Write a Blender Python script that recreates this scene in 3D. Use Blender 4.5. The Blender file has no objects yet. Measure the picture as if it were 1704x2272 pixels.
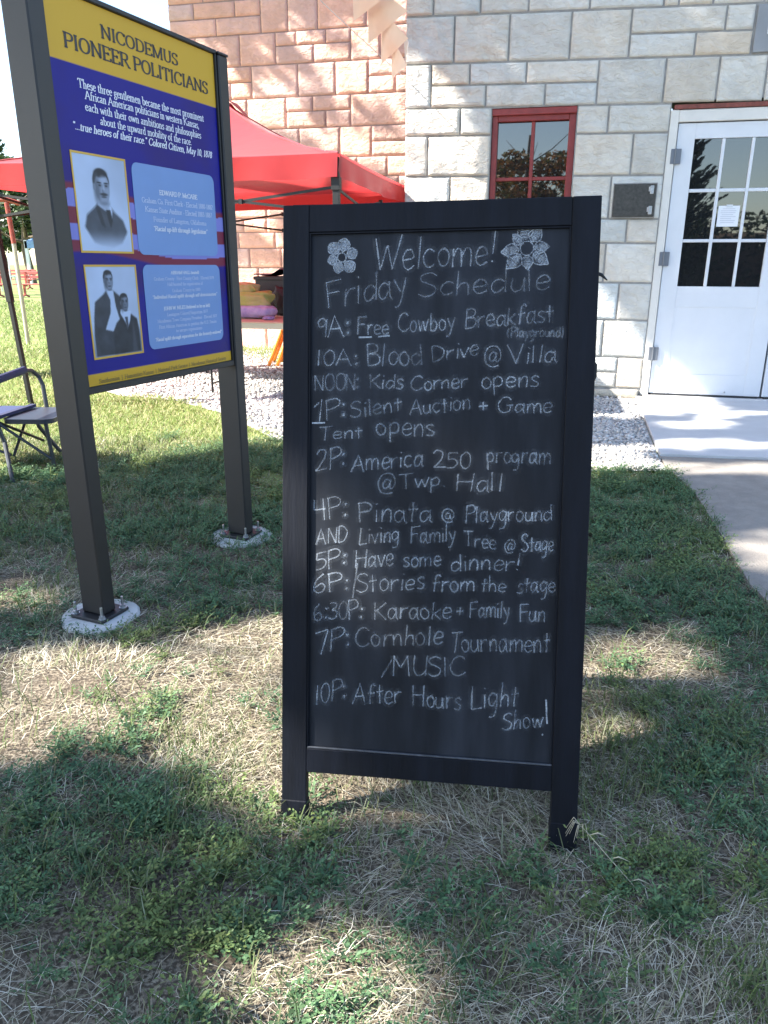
import bpy, math, random
import numpy as np
from mathutils import Matrix, Vector
PI = math.pi
R = math.radians
C = bpy.context.scene.collection
SC = bpy.context.scene
rng = np.random.default_rng(7)
random.seed(7)

# ---------------------------------------------------------------- camera
CAMH = 1.05
PITCH = math.atan(0.330)
ROLL = 0.003
cd = bpy.data.cameras.new('camera'); cam = bpy.data.objects.new('camera', cd); C.objects.link(cam)
cd.sensor_fit = 'VERTICAL'; cd.sensor_height = 36.0; cd.sensor_width = 27.0
cd.lens = 1662.0 / 2272.0 * 36.0
cd.clip_start = 0.02; cd.clip_end = 1500
fw = Vector((0, math.cos(PITCH), -math.sin(PITCH))); upv = Vector((0, math.sin(PITCH), math.cos(PITCH))); rt = Vector((1, 0, 0))
cX = rt * math.cos(ROLL) + upv * math.sin(ROLL); cY = upv * math.cos(ROLL) - rt * math.sin(ROLL)
M = Matrix((cX, cY, -fw)).transposed().to_4x4(); M.translation = (0, 0, CAMH)
cam.matrix_world = M
SC.camera = cam

# ---------------------------------------------------------------- sun, sky, exposure
SUN = Vector((-2.02, -0.30, 1.66)).normalized()          # towards the sun: from the left, about 39 degrees up
SUN_EL = math.asin(SUN.z)
w = bpy.data.worlds.new('World'); SC.world = w; w.use_nodes = True
nt = w.node_tree; bg = nt.nodes['Background']
sky = nt.nodes.new('ShaderNodeTexSky'); sky.sky_type = 'NISHITA'; sky.sun_disc = False
sky.sun_elevation = SUN_EL; sky.sun_rotation = math.atan2(SUN.x, SUN.y)
sky.air_density = 1.0; sky.dust_density = 0.7; sky.ozone_density = 1.0
nt.links.new(sky.outputs[0], bg.inputs[0]); bg.inputs[1].default_value = 0.118
sl = bpy.data.lights.new('sun', 'SUN'); so = bpy.data.objects.new('sun', sl); C.objects.link(so)
sl.energy = 5.0; sl.angle = R(0.55); sl.color = (1.0, 0.945, 0.86)
so.rotation_euler = SUN.to_track_quat('Z', 'Y').to_euler()
so.location = (-20, 0, 20)
SC.view_settings.view_transform = 'Standard'; SC.view_settings.look = 'None'
SC.view_settings.exposure = 2.05; SC.view_settings.gamma = 1.0
SC.cycles.max_bounces = 7; SC.cycles.transparent_max_bounces = 24
SC.cycles.sample_clamp_indirect = 6.0

# ---------------------------------------------------------------- materials
def mat(name, col=(.5, .5, .5), rough=.6, var=0.0, vscale=8.0, bump=0.0, bscale=40.0, metal=0.0, spec=.5, col2=None, detail=6, stretch=None, attr=None, trans=0.0, coat=0.0, bdist=.01):
    m = bpy.data.materials.new(name); m.use_nodes = True
    t = m.node_tree; p = t.nodes['Principled BSDF']; L = t.links.new
    p.inputs['Roughness'].default_value = rough; p.inputs['Metallic'].default_value = metal
    p.inputs['Specular IOR Level'].default_value = spec
    p.inputs['Coat Weight'].default_value = coat
    c = (*col, 1)
    p.inputs['Base Color'].default_value = c
    tc = t.nodes.new('ShaderNodeTexCoord'); mp = t.nodes.new('ShaderNodeMapping')
    L(tc.outputs['Object'], mp.inputs[0])
    if stretch: mp.inputs['Scale'].default_value = stretch
    src = None
    if attr:
        a = t.nodes.new('ShaderNodeAttribute'); a.attribute_name = attr; src = a.outputs['Color']
    if var > 0 or col2:
        n = t.nodes.new('ShaderNodeTexNoise'); n.inputs['Scale'].default_value = vscale; n.inputs['Detail'].default_value = detail; n.inputs['Roughness'].default_value = .62
        L(mp.outputs[0], n.inputs['Vector'])
        mx = t.nodes.new('ShaderNodeMix'); mx.data_type = 'RGBA'
        if col2:
            rmp = t.nodes.new('ShaderNodeMapRange'); rmp.inputs['From Min'].default_value = .36; rmp.inputs['From Max'].default_value = .64
            L(n.outputs[0], rmp.inputs[0]); L(rmp.outputs[0], mx.inputs['Factor'])
            mx.inputs['A'].default_value = c; mx.inputs['B'].default_value = (*col2, 1)
            if src is not None: L(src, mx.inputs['A'])
            src = mx.outputs['Result']
        else:
            h = t.nodes.new('ShaderNodeMapRange'); h.inputs['From Min'].default_value = .3; h.inputs['From Max'].default_value = .7
            h.inputs['To Min'].default_value = 1 - var; h.inputs['To Max'].default_value = 1 + var
            L(n.outputs[0], h.inputs[0])
            mx.blend_type = 'MULTIPLY'; mx.inputs['Factor'].default_value = 1
            mx.inputs['A'].default_value = c
            if src is not None: L(src, mx.inputs['A'])
            L(h.outputs[0], mx.inputs['B'])
            src = mx.outputs['Result']
    if src is not None: L(src, p.inputs['Base Color'])
    if bump > 0:
        b = t.nodes.new('ShaderNodeBump'); b.inputs['Strength'].default_value = bump; b.inputs['Distance'].default_value = bdist
        n2 = t.nodes.new('ShaderNodeTexNoise'); n2.inputs['Scale'].default_value = bscale; n2.inputs['Detail'].default_value = 5
        L(mp.outputs[0], n2.inputs['Vector']); L(n2.outputs[0], b.inputs['Height']); L(b.outputs[0], p.inputs['Normal'])
    if trans > 0:
        tr = t.nodes.new('ShaderNodeBsdfTranslucent'); ms = t.nodes.new('ShaderNodeMixShader'); ms.inputs[0].default_value = trans
        tr.inputs[0].default_value = c
        if src is not None: L(src, tr.inputs[0])
        out = t.nodes['Material Output']
        L(p.outputs[0], ms.inputs[1]); L(tr.outputs[0], ms.inputs[2]); L(ms.outputs[0], out.inputs[0])
    return m

# ---------------------------------------------------------------- mesh building
class MB:
    """collects shapes, then links them as ONE mesh object"""
    def __init__(s): s.v = []; s.f = []; s.n = 0; s.c = []
    def add(s, v, f, col=None):
        v = np.asarray(v, float).reshape(-1, 3); s.v.append(v)
        for q in f: s.f.append(tuple(int(i) + s.n for i in q))
        s.c.append(np.tile((*(col or (1, 1, 1)), 1.0), (len(v), 1)))
        s.n += len(v); return s
    def box(s, x0, x1, y0, y1, z0, z1, bev=0.0, M=None):
        b = min(bev, (x1-x0)*.45, (y1-y0)*.45, (z1-z0)*.45)
        if b <= 0:
            v = [(x, y, z) for x in (x0, x1) for y in (y0, y1) for z in (z0, z1)]
            f = [(0,1,3,2),(4,6,7,5),(0,4,5,1),(2,3,7,6),(0,2,6,4),(1,5,7,3)]
        else:
            v = []; f = []; idx = {}
            for i, X in enumerate((x0, x1)):
                for j, Y in enumerate((y0, y1)):
                    for k, Z in enumerate((z0, z1)):
                        sx, sy, sz = (1-2*i)*b, (1-2*j)*b, (1-2*k)*b
                        idx[i,j,k] = len(v); v += [(X, Y+sy, Z+sz), (X+sx, Y, Z+sz), (X+sx, Y+sy, Z)]
            I = lambda i,j,k,a: idx[i,j,k]+a
            for i in (0,1): f.append([I(i,0,0,0),I(i,0,1,0),I(i,1,1,0),I(i,1,0,0)][::1 if i==0 else -1])
            for j in (0,1): f.append([I(0,j,0,1),I(1,j,0,1),I(1,j,1,1),I(0,j,1,1)][::1 if j==0 else -1])
            for k in (0,1): f.append([I(0,0,k,2),I(0,1,k,2),I(1,1,k,2),I(1,0,k,2)][::1 if k==0 else -1])
            for i in (0,1):
                for j in (0,1):
                    q=[I(i,j,0,0),I(i,j,0,1),I(i,j,1,1),I(i,j,1,0)]; f.append(q if (i+j)%2==0 else q[::-1])
                for k in (0,1):
                    q=[I(i,0,k,0),I(i,0,k,2),I(i,1,k,2),I(i,1,k,0)]; f.append(q if (i+k)%2==1 else q[::-1])
            for j in (0,1):
                for k in (0,1):
                    q=[I(0,j,k,1),I(0,j,k,2),I(1,j,k,2),I(1,j,k,1)]; f.append(q if (j+k)%2==0 else q[::-1])
            for i in (0,1):
                for j in (0,1):
                    for k in (0,1):
                        q=[I(i,j,k,0),I(i,j,k,1),I(i,j,k,2)]; f.append(q if (i+j+k)%2==0 else q[::-1])
        if M is not None: v = [tuple(M @ Vector(p)) for p in v]
        return s.add(v, f)
    def bar(s, a, b, wx, wy, up=(0, 0, 1), bev=0.0):
        a, b = Vector(a), Vector(b); d = (b-a); L = d.length; z = d/L
        u = Vector(up)
        if abs(z.dot(u)) > .98: u = Vector((0, 1, 0))
        x = u.cross(z).normalized(); y = z.cross(x)
        Mx = Matrix((x, y, z)).transposed().to_4x4(); Mx.translation = a
        return s.box(-wx/2, wx/2, -wy/2, wy/2, 0, L, bev, Mx)
    def tube(s, pts, r, n=10, cap=True, closed=False):
        P = [Vector(p) for p in pts]; m = len(P); rr = r if hasattr(r, '__len__') else [r]*m
        v = []; f = []; prev = None
        for i, p in enumerate(P):
            t = (P[(i+1) % m] if closed or i < m-1 else P[i]) - (P[i-1] if closed or i > 0 else P[i]); t.normalize()
            if prev is None:
                a = Vector((0, 0, 1)) if abs(t.z) < .9 else Vector((1, 0, 0)); prev = a
            x = (prev - t*prev.dot(t)).normalized(); prev = x; y = t.cross(x)
            for k in range(n):
                a = 2*PI*k/n; v.append(p + (x*math.cos(a) + y*math.sin(a))*rr[i])
        for i in range(m if closed else m-1):
            for k in range(n):
                j = (i+1) % m; f.append((i*n+k, i*n+(k+1) % n, j*n+(k+1) % n, j*n+k))
        if cap and not closed: f.append(tuple(range(n))[::-1]); f.append(tuple((m-1)*n+k for k in range(n)))
        return s.add(v, f)
    def lathe(s, prof, n=24, c=(0, 0, 0)):
        v = []; f = []
        for r, z in prof:
            for k in range(n): v.append((c[0]+r*math.cos(2*PI*k/n), c[1]+r*math.sin(2*PI*k/n), c[2]+z))
        m = len(prof)
        for i in range(m-1):
            for k in range(n): f.append((i*n+k, i*n+(k+1) % n, (i+1)*n+(k+1) % n, (i+1)*n+k))
        f.append(tuple(range(n))[::-1]); f.append(tuple((m-1)*n+k for k in range(n)))
        return s.add(v, f)
    def grid(s, fn, nu, nv):
        v = [fn(i/nu, j/nv) for j in range(nv+1) for i in range(nu+1)]
        f = [(j*(nu+1)+i, j*(nu+1)+i+1, (j+1)*(nu+1)+i+1, (j+1)*(nu+1)+i) for j in range(nv) for i in range(nu)]
        return s.add(v, f)
    def poly(s, pts, y, t=0.0):
        """flat polygon in the x-z plane at depth y (front faces -y), thickness t behind it"""
        n = len(pts); v = [(p[0], y, p[1]) for p in pts]; f = [tuple(range(n))]
        if t > 0:
            v += [(p[0], y+t, p[1]) for p in pts]; f.append(tuple(range(n, 2*n))[::-1])
            f += [(i, i+n, (i+1) % n+n, (i+1) % n) for i in range(n)]
        return s.add(v, f)
    def build(s, name, m, parent=None, smooth=False, col=False):
        me = bpy.data.meshes.new(name)
        v = np.concatenate(s.v) if s.v else np.zeros((0, 3))
        me.from_pydata(v.tolist(), [], s.f); me.update()
        return link(name, me, m, parent, smooth, np.concatenate(s.c) if col else None)
def link(name, me, m, parent=None, smooth=False, cols=None):
    if cols is not None:
        a = me.color_attributes.new('Col', 'FLOAT_COLOR', 'POINT'); a.data.foreach_set('color', np.asarray(cols, np.float32).ravel())
    if smooth: me.polygons.foreach_set('use_smooth', np.ones(len(me.polygons), bool))
    me.materials.append(m)
    o = bpy.data.objects.new(name, me); C.objects.link(o)
    if parent is not None: o.parent = parent
    return o
def fast(name, V, F, m, parent=None, cols=None, smooth=False):
    """big numpy mesh; F is (n,3) or (n,4)"""
    V = np.asarray(V, np.float32); F = np.asarray(F, np.int32); k = F.shape[1]
    me = bpy.data.meshes.new(name); me.vertices.add(len(V)); me.vertices.foreach_set('co', V.ravel())
    me.loops.add(F.size); me.loops.foreach_set('vertex_index', F.ravel())
    me.polygons.add(len(F)); me.polygons.foreach_set('loop_start', np.arange(0, F.size, k, dtype=np.int32))
    me.polygons.foreach_set('loop_total', np.full(len(F), k, np.int32))
    me.update(calc_edges=True)
    return link(name, me, m, parent, smooth, cols)
def tag(o, label=None, cat=None, group=None, kind=None):
    if label: o['label'] = label
    if cat: o['category'] = cat
    if group: o['group'] = group
    if kind: o['kind'] = kind
    return o
def thing(name, label, cat, loc=(0, 0, 0), rz=0.0, group=None, Mw=None):
    o = bpy.data.objects.new(name, None); C.objects.link(o); o.empty_display_size = .1
    if Mw is not None:
        o.location = Mw.to_translation(); o.rotation_euler = Mw.to_euler()
    else:
        o.location = loc; o.rotation_euler = (0, 0, rz)
    return tag(o, label, cat, group)
def frame(o, x, z):
    """matrix: local x, local z given; y = z cross x"""
    x = Vector(x).normalized(); z = Vector(z); z = (z - x*z.dot(x)).normalized(); y = z.cross(x)
    m = Matrix((x, y, z)).transposed().to_4x4(); m.translation = Vector(o); return m
# smooth value noise for python-side masks
_nt = rng.random((64, 64))
def vnoise(x, y):
    x = np.asarray(x, float); y = np.asarray(y, float)
    xi = np.floor(x).astype(int); yi = np.floor(y).astype(int); fx = x-xi; fy = y-yi
    fx = fx*fx*(3-2*fx); fy = fy*fy*(3-2*fy); g = lambda a, b: _nt[a % 64, b % 64]
    return (g(xi, yi)*(1-fx)+g(xi+1, yi)*fx)*(1-fy)+(g(xi, yi+1)*(1-fx)+g(xi+1, yi+1)*fx)*fy
def fbm(x, y, o=3):
    s = 0; a = .5; t = 0
    for k in range(o): s = s+a*vnoise(x*2**k+17*k, y*2**k+31*k); t += a; a *= .5
    return s/t
def inpoly(x, y, P):
    x = np.asarray(x, float); y = np.asarray(y, float); r = np.zeros(x.shape, bool); n = len(P)
    for i in range(n):
        x0, y0 = P[i]; x1, y1 = P[(i+1) % n]
        if y0 == y1: continue
        c = ((y0 > y) != (y1 > y)) & (x < (x1-x0)*(y-y0)/(y1-y0)+x0); r ^= c
    return r

# shared materials
M_black = mat('black_paint', (.0042, .0054, .0095), .62, var=.5, vscale=30, bump=.10, bscale=180, stretch=(1, 1, .12), spec=.22)
M_board = None
M_metal_dark = mat('dark_powder_coat', (.016, .017, .019), .5, var=.25, vscale=20, bump=.05, bscale=400, spec=.5)
M_zinc = mat('zinc_steel', (.45, .46, .47), .4, metal=.9, var=.2, vscale=60)
M_concrete = mat('concrete', (.56, .55, .53), .9, col2=(.62, .61, .59), vscale=6, bump=.15, bscale=70)
M_plastic = mat('dark_plastic', (.02, .021, .025), .5, var=.2, vscale=20)
M_tentmetal = mat('tent_tube', (.006, .006, .007), .5, var=.2, vscale=40)
# ---------------------------------------------------------------- ground, paths
def flat(name, pts, z, m, kind='structure', thick=0.0):
    b = MB(); n = len(pts)
    v = [(x, y, z) for x, y in pts]; f = [tuple(range(n))]
    if thick:
        v += [(x, y, z-thick) for x, y in pts]; f += [(i, i+n, (i+1) % n+n, (i+1) % n) for i in range(n)]
        f = [f[0]]+[q[::-1] if False else q for q in f[1:]]
    b.add(v, f); o = b.build(name, m); return tag(o, kind=kind)

def ground_mat():
    m = bpy.data.materials.new('lawn_soil'); m.use_nodes = True; t = m.node_tree; L = t.links.new; p = t.nodes['Principled BSDF']
    p.inputs['Roughness'].default_value = .95; p.inputs['Specular IOR Level'].default_value = .15
    tc = t.nodes.new('ShaderNodeTexCoord')
    def noise(s, d=6): 
        n = t.nodes.new('ShaderNodeTexNoise'); n.inputs['Scale'].default_value = s; n.inputs['Detail'].default_value = d; n.inputs['Roughness'].default_value = .6
        L(tc.outputs['Object'], n.inputs['Vector']); return n
    def ramp(n, a, b, src=0):
        r = t.nodes.new('ShaderNodeMapRange'); r.inputs['From Min'].default_value = a; r.inputs['From Max'].default_value = b; L(n.outputs[src], r.inputs[0]); return r
    def mix(f, A, B):
        x = t.nodes.new('ShaderNodeMix'); x.data_type = 'RGBA'; L(f.outputs[0], x.inputs['Factor'])
        for k, q in (('A', A), ('B', B)):
            if isinstance(q, tuple): x.inputs[k].default_value = (*q, 1)
            else: L(q.outputs['Result'], x.inputs[k])
        return x
    soil = mix(ramp(noise(9), .4, .62), (.18, .145, .108), (.36, .305, .225))        # bare earth and thatch
    soil = mix(ramp(noise(120, 3), .45, .6), (.085, .068, .05), soil)
    turf = mix(ramp(noise(3.5), .38, .62), (.17, .23, .07), (.33, .36, .15))        # sunny green lawn further off
    turf = mix(ramp(noise(60, 4), .35, .6), (.16, .19, .06), turf)
    sx = t.nodes.new('ShaderNodeSeparateXYZ'); L(tc.outputs['Object'], sx.inputs[0])
    nz = noise(1.6); ad = t.nodes.new('ShaderNodeMath'); ad.operation = 'ADD'; L(sx.outputs['Y'], ad.inputs[0])
    ms = t.nodes.new('ShaderNodeMath'); ms.operation = 'MULTIPLY'; ms.inputs[1].default_value = 1.6; L(nz.outputs[0], ms.inputs[0]); L(ms.outputs[0], ad.inputs[1])
    f = t.nodes.new('ShaderNodeMapRange'); f.inputs['From Min'].default_value = 3.9; f.inputs['From Max'].default_value = 4.7; L(ad.outputs[0], f.inputs[0])
    allc = mix(f, soil, turf); L(allc.outputs['Result'], p.inputs['Base Color'])
    b = t.nodes.new('ShaderNodeBump'); b.inputs['Strength'].default_value = .6; b.inputs['Distance'].default_value = .02
    n2 = noise(45, 6); L(n2.outputs[0], b.inputs['Height']); L(b.outputs[0], p.inputs['Normal'])
    return m
flat('ground', [(-400, -300), (400, -300), (400, 600), (-400, 600)], 0.0, ground_mat())

# building frame: x along the front wall (0 at the door's hinge side), y into the wall, z up
YAW = R(-13.2); BP = Vector((2.18237, 6.19708, 0))
SD = Vector((math.cos(YAW), math.sin(YAW), 0)); IN = Vector((-math.sin(YAW), math.cos(YAW), 0))
def bw(s, d, z=0.0): return BP + SD*s + IN*d + Vector((0, 0, z))
bld = thing('limestone_hall', 'pale limestone block hall with white double door and small red window', 'building', BP, YAW)

def stone_mat(name, k):
    m = mat(name, (.52, .475, .40), .9, attr='Col', var=.10, vscale=6); t = m.node_tree; L = t.links.new; p = t.nodes['Principled BSDF']; p.inputs['Specular IOR Level'].default_value = .25
    tc = t.nodes.new('ShaderNodeTexCoord'); mp = t.nodes.new('ShaderNodeMapping'); mp.inputs['Scale'].default_value = (1, 1, 1.7); mp.inputs['Rotation'].default_value = (0, .5, 0); L(tc.outputs['Object'], mp.inputs[0])
    n = t.nodes.new('ShaderNodeTexNoise'); n.inputs['Scale'].default_value = 13; n.inputs['Detail'].default_value = 8; n.inputs['Roughness'].default_value = .62; n.inputs['Distortion'].default_value = .9; L(mp.outputs[0], n.inputs['Vector'])
    v = t.nodes.new('ShaderNodeTexVoronoi'); v.inputs['Scale'].default_value = 15; v.distance = 'EUCLIDEAN'; wv = t.nodes.new('ShaderNodeMix'); wv.data_type = 'VECTOR'; wv.inputs['Factor'].default_value = .16; L(mp.outputs[0], wv.inputs['A']); L(n.outputs['Color'], wv.inputs['B']); L(wv.outputs['Result'], v.inputs['Vector'])
    ad = t.nodes.new('ShaderNodeMath'); ad.operation = 'MULTIPLY_ADD'; ad.inputs[1].default_value = -.35; L(v.outputs['Distance'], ad.inputs[0]); L(n.outputs[0], ad.inputs[2])
    b = t.nodes.new('ShaderNodeBump'); b.inputs['Strength'].default_value = k; b.inputs['Distance'].default_value = .05; L(ad.outputs[0], b.inputs['Height']); L(b.outputs[0], p.inputs['Normal'])
    return m
M_stone = stone_mat('limestone', .55)
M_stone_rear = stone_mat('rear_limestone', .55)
M_mortar = mat('grey_mortar', (.30, .29, .27), .95, var=.2, vscale=14, bump=.3, bscale=200)

def sm_(a, b, x): t = min(1, max(0, (x-a)/(b-a))); return t*t*(3-2*t)
def stones(name, lst, depth, parent, m, res, amp, tilt=None, rough_to=None, tint=(.63, .595, .525), gap=.0062):
    V = []; F = []; Cc = []; n0 = 0
    for k, (a, b, c, d) in enumerate(lst):
        a += gap; b -= gap; c += gap; d -= gap
        nu = max(4, int((b-a)/res)); nv = max(4, int((d-c)/res))
        u = np.linspace(0, 1, nu+1); v = np.linspace(0, 1, nv+1)
        # tighten the grid at the arris
        u = np.concatenate([[0, .02*min(1, .2/(b-a))], u[1:-1], [1-.02*min(1, .2/(b-a)), 1]]); v = np.concatenate([[0, .03], v[1:-1], [.97, 1]])
        U, W = np.meshgrid(u, v); X = a+(b-a)*U; Z = c+(d-c)*W
        e = np.minimum(np.minimum(X-a, b-X), np.minimum(Z-c, d-Z))
        sd = rng.uniform(0, 60, 2); ang = rng.uniform(0, PI)
        xr = X*math.cos(ang)+Z*math.sin(ang); zr = Z*math.cos(ang)-X*math.sin(ang)
        N = fbm(xr*7+sd[0], zr*11+sd[1], 4)
        rid = 1-np.abs(2*fbm(xr*4+sd[1], zr*9+sd[0], 3)-1)
        q = N*.6+rid*.7
        q = np.round(q*7)/7*.45+q*.55
        prof = np.clip(e/.006, 0, 1)**.6
        H = .0015+prof*(amp*.16+amp*1.35*(q-.42)+amp*.16*np.clip(e/.08, 0, 1))
        if rough_to is not None: H = H+prof*.020*(q-.40)*sm_(rough_to+.45, rough_to-.35, (a+b)/2)
        H = np.where(e < 1e-6, -.004, np.maximum(H, .001))
        # chipped arris
        X = X+np.where(e < 1e-6, 0, 0)
        jx = (fbm(X*14+sd[0], Z*14, 2)-.5)*.008
        X = X+jx*(e > 1e-6); Z = Z+(fbm(Z*14+sd[1], X*14, 2)-.5)*.008*(e > 1e-6)
        if tilt: Z = Z*(1-tilt*(X+.85))
        V.append(np.stack([X, depth-H, Z], -1).reshape(-1, 3))
        nu2, nv2 = len(u), len(v)
        i = np.arange(nv2-1)[:, None]*nu2+np.arange(nu2-1)[None, :]
        F.append(np.stack([i, i+1, i+nu2+1, i+nu2], -1).reshape(-1, 4)+n0)
        g = rng.normal(0, .05); wm = rng.normal(0, .035)
        base = np.array(tint)*(1+g)*np.array([1+wm, 1, 1-wm])
        st = np.clip((fbm(X*2.3+sd[0], Z*5+sd[1], 3)-.5)*1.2, -.2, .35)[..., None]*np.array([-.02, -.12, -.24])+1     # warm iron veins in the stone
        col = np.concatenate([base*st, np.ones(X.shape+(1,))], -1)
        Cc.append(col.reshape(-1, 4)); n0 += nu2*nv2
    return fast(name, np.concatenate(V), np.concatenate(F), m, parent, np.concatenate(Cc), smooth=True)

def row(z0, z1, J): return [(J[i], J[i+1], z0, z1) for i in range(len(J)-1)]
def rnd(a, b, lo=.28, hi=.55):
    J = [a]
    while b-J[-1] > hi*1.3: J.append(J[-1]+random.uniform(lo, hi))
    return J+[b]
FR = []
L0 = -2.08; RE = 5.2
FR += row(3.15, 3.45, rnd(L0, RE)) + row(3.45, 3.78, rnd(L0, RE))
FR += row(2.83, 3.15, [L0, -1.866, -1.507, -1.149, -.708, -.193, -.09, .14]+rnd(.14, RE)[1:])
FR += row(2.51, 2.83, [L0, -1.699, -1.282, -.829, -.404])+row(2.665, 2.83, [-.404, .24, .432])+row(2.51, 2.665, [-.404, .051, .432])+row(2.51, 2.83, rnd(1.34, RE))
FR += [(L0, -1.871, 2.205, 2.51)]+row(2.36, 2.51, [-1.871, -1.57, -1.139, -.608])+row(2.205, 2.36, [-1.871, -1.441, -.991, -.608])+row(2.205, 2.51, [-.608, -.132, .236]+rnd(.236, RE)[1:])
DL, DR_ = -.062, 1.79
FR += row(2.01, 2.205, [L0, -1.633, -1.387])+row(2.01, 2.205, [-.74, -.508, DL])
FR += row(1.715, 2.01, [L0, -1.89, -1.387])+row(1.715, 2.01, [-.74, -.312, DL])
FR += row(1.402, 1.715, [L0, -1.701, -1.387])+row(1.402, 1.715, [-.74, -.446, DL])
FR += row(1.223, 1.402, [L0, -1.77, -1.387])+row(1.223, 1.402, [-.74, -.299, DL])
FR += row(.923, 1.223, [L0, -1.62, -1.387])+row(.923, 1.223, [-.74, -.442, DL])
FR += row(.633, .923, [L0, -1.7, -1.3, -.96, -.6, -.313, DL])
FR += row(.335, .633, [L0, -1.8, -1.45, -1.1, -.72, -.403, DL])
FR += row(.21, .335, [L0, -1.6, -1.2, -.8, -.5, -.268])+row(.083, .21, [L0, -1.7, -1.3, -.9, -.55, -.268])+[(-.268, DL, .083, .335)]
for z0, z1 in ((1.9, 2.205), (1.6, 1.9), (1.3, 1.6), (1.0, 1.3), (.7, 1.0), (.4, .7), (.083, .4)): FR += row(z0, z1, rnd(DR_, RE))
stones('front_wall', FR, 0.0, bld, M_stone, .018, .0095, tilt=.0088, rough_to=-1.35)
# mortar bed behind the stones, with the openings left out
b = MB()
for x0, x1, z0, z1 in ((L0+.01, -1.387, 0, 2.205), (-1.387, -.74, 0, .92), (-.74, DL, 0, 2.205), (L0+.01, RE, 2.205, 3.8), (DR_, RE, 0, 2.205)):
    b.box(x0, x1, .002, .30, z0, z1)
b.build('mortar_bed', M_mortar, bld)
# rough foundation course under the left part
stones('foundation', [(L0-.03, -1.3, 0.0, .078), (-1.3, -.62, 0, .078), (-.62, DL-.02, 0.0, .08)], -.045, bld, M_stone, .02, .022, tint=(.50, .46, .38))
b = MB(); b.box(L0-.02, DL-.025, -.043, 0.0, -.02, .074); b.build('foundation_core', M_mortar, bld)
b = MB(); b.box(DR_, RE, -.043, 0.0, -.02, .074); b.build('foundation_core', M_mortar, bld)
# side wall of the front wing, top and far side
b = MB(); b.box(L0, L0+.3, .302, 3.05, 0, 3.8); b.build('side_wall', M_stone_rear, bld)
b = MB(); b.box(RE-.3, RE, .302, 6, 0, 3.8); b.build('side_wall', M_stone_rear, bld)
b = MB(); b.box(L0-.15, RE+.1, -.12, 6.2, 3.802, 3.95, .02); b.build('roof', mat('roof_edge', (.22, .07, .05), .6, var=.2), bld)

# rear wing, set back behind the tent
YB = 3.0497; SB = -4.5875
rz = lambda z0, z1, J: row(z0, z1, [j+SB for j in J])
BK = []
BL, BR = -1.06, 2.52
BK += rz(-.03, .265, [BL, -.6, .029, .5, .95, 1.4, 1.9, BR])+rz(.265, .62, [BL, -.75, -.3, .1, .52, .9, 1.35, 1.8, BR])+rz(.62, 1.01, [BL, -.5, -.05, .35, .8, 1.25, 1.7, BR])
BK += rz(1.01, 1.247, [BL, -.6, -.162, .272, .7, 1.1, 1.6, BR])+rz(1.247, 1.438, [BL, -.55, -.3, .196, .55, 1.0, 1.45, 1.95, BR])+rz(1.438, 1.606, [BL, -.7, -.224, .087, .5, .9, 1.4, 1.9, BR])
BK += rz(1.606, 1.83, [BL, -.4, .1, .6, 1.15, 1.7, BR])+rz(1.83, 2.069, [BL, -.6, -.1, .4, .9, 1.3, 1.8, BR])
BK += rz(2.069, 2.287, [BL, -.7, -.2, .3, .8, 1.284, 1.659, BR])
BK += rz(2.287, 2.62, [BL, -.6, -.2, .2, .559, 1.075, 1.467])+rz(2.287, 2.45, [1.467, BR])+rz(2.45, 2.62, [1.467, 2.0, BR])
BK += rz(2.62, 2.96, [BL, -.5, -.1, .403])+rz(2.80, 2.96, [.403, .738, 1.212])+rz(2.62, 2.80, [.403, .903, 1.212])+rz(2.62, 2.96, [1.212, 1.9, BR])
BK += rz(2.96, 3.31, [BL, -.62])+rz(3.14, 3.31, [-.62, -.026])+rz(2.96, 3.14, [-.62, -.3, -.026])+rz(2.96, 3.31, [-.026, .563, 1.028, 1.43])+rz(3.14, 3.31, [1.43, BR])+rz(2.96, 3.14, [1.43, 1.758, BR])
BK += rz(3.31, 3.645, [BL, -.73, -.161, .294])+rz(3.5, 3.645, [.294, .554, .917, 1.219])+rz(3.31, 3.5, [.294, .767, 1.219])+rz(3.31, 3.645, [1.219, 1.573, 2.0, BR])
BK += rz(3.83, 4.0, [BL, -.73, -.201, .121])+rz(3.645, 3.83, [BL, -.45, .121])+rz(3.645, 4.0, [.121, .139+.32, .824, 1.405, 1.9, BR])
BK += rz(4.0, 4.36, [BL, -.6, -.2, .25, .7, 1.2, 1.6, 2.1, BR])+rz(4.36, 4.7, [BL, -.8, -.3, .1, .5, 1.0, 1.5, 2.0, BR])
stones('rear_wall', BK, YB, bld, M_stone_rear, .032, .012, tint=(.86, .525, .415), gap=.0058)  # pink of these stones and their mortar paints in the tent's red bounce
b = MB(); b.box(BL+SB+.01, BR+SB, YB+.002, YB+.35, -.02, 4.72); b.build('mortar_bed', mat('rear_mortar', (.40, .28, .24), .95, var=.2, vscale=14), bld)
b = MB(); b.box(BL+SB, BL+SB+.3, YB+.352, YB+7, 0, 4.7); b.build('side_wall', M_stone_rear, bld)
b = MB(); b.box(BL+SB-.15, BR+SB+.1, YB-.12, YB+7, 4.722, 4.85, .02); b.build('roof', bpy.data.materials['roof_edge'], bld)

# glass: a smooth dark sheet that mirrors the yard
M_glass = mat('window_glass', (.012, .013, .015), .015, spec=.9); M_glass.node_tree.nodes['Principled BSDF'].inputs['IOR'].default_value = 1.7
M_red = mat('red_window_paint', (.24, .028, .024), .45, var=.15, vscale=20, bump=.05, bscale=120)
M_white = mat('white_door_paint', (.64, .66, .69), .38, var=.03, vscale=6, bump=.02, bscale=60)
M_cream = mat('cream_frame_paint', (.66, .64, .59), .5, var=.06, vscale=9)
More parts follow.
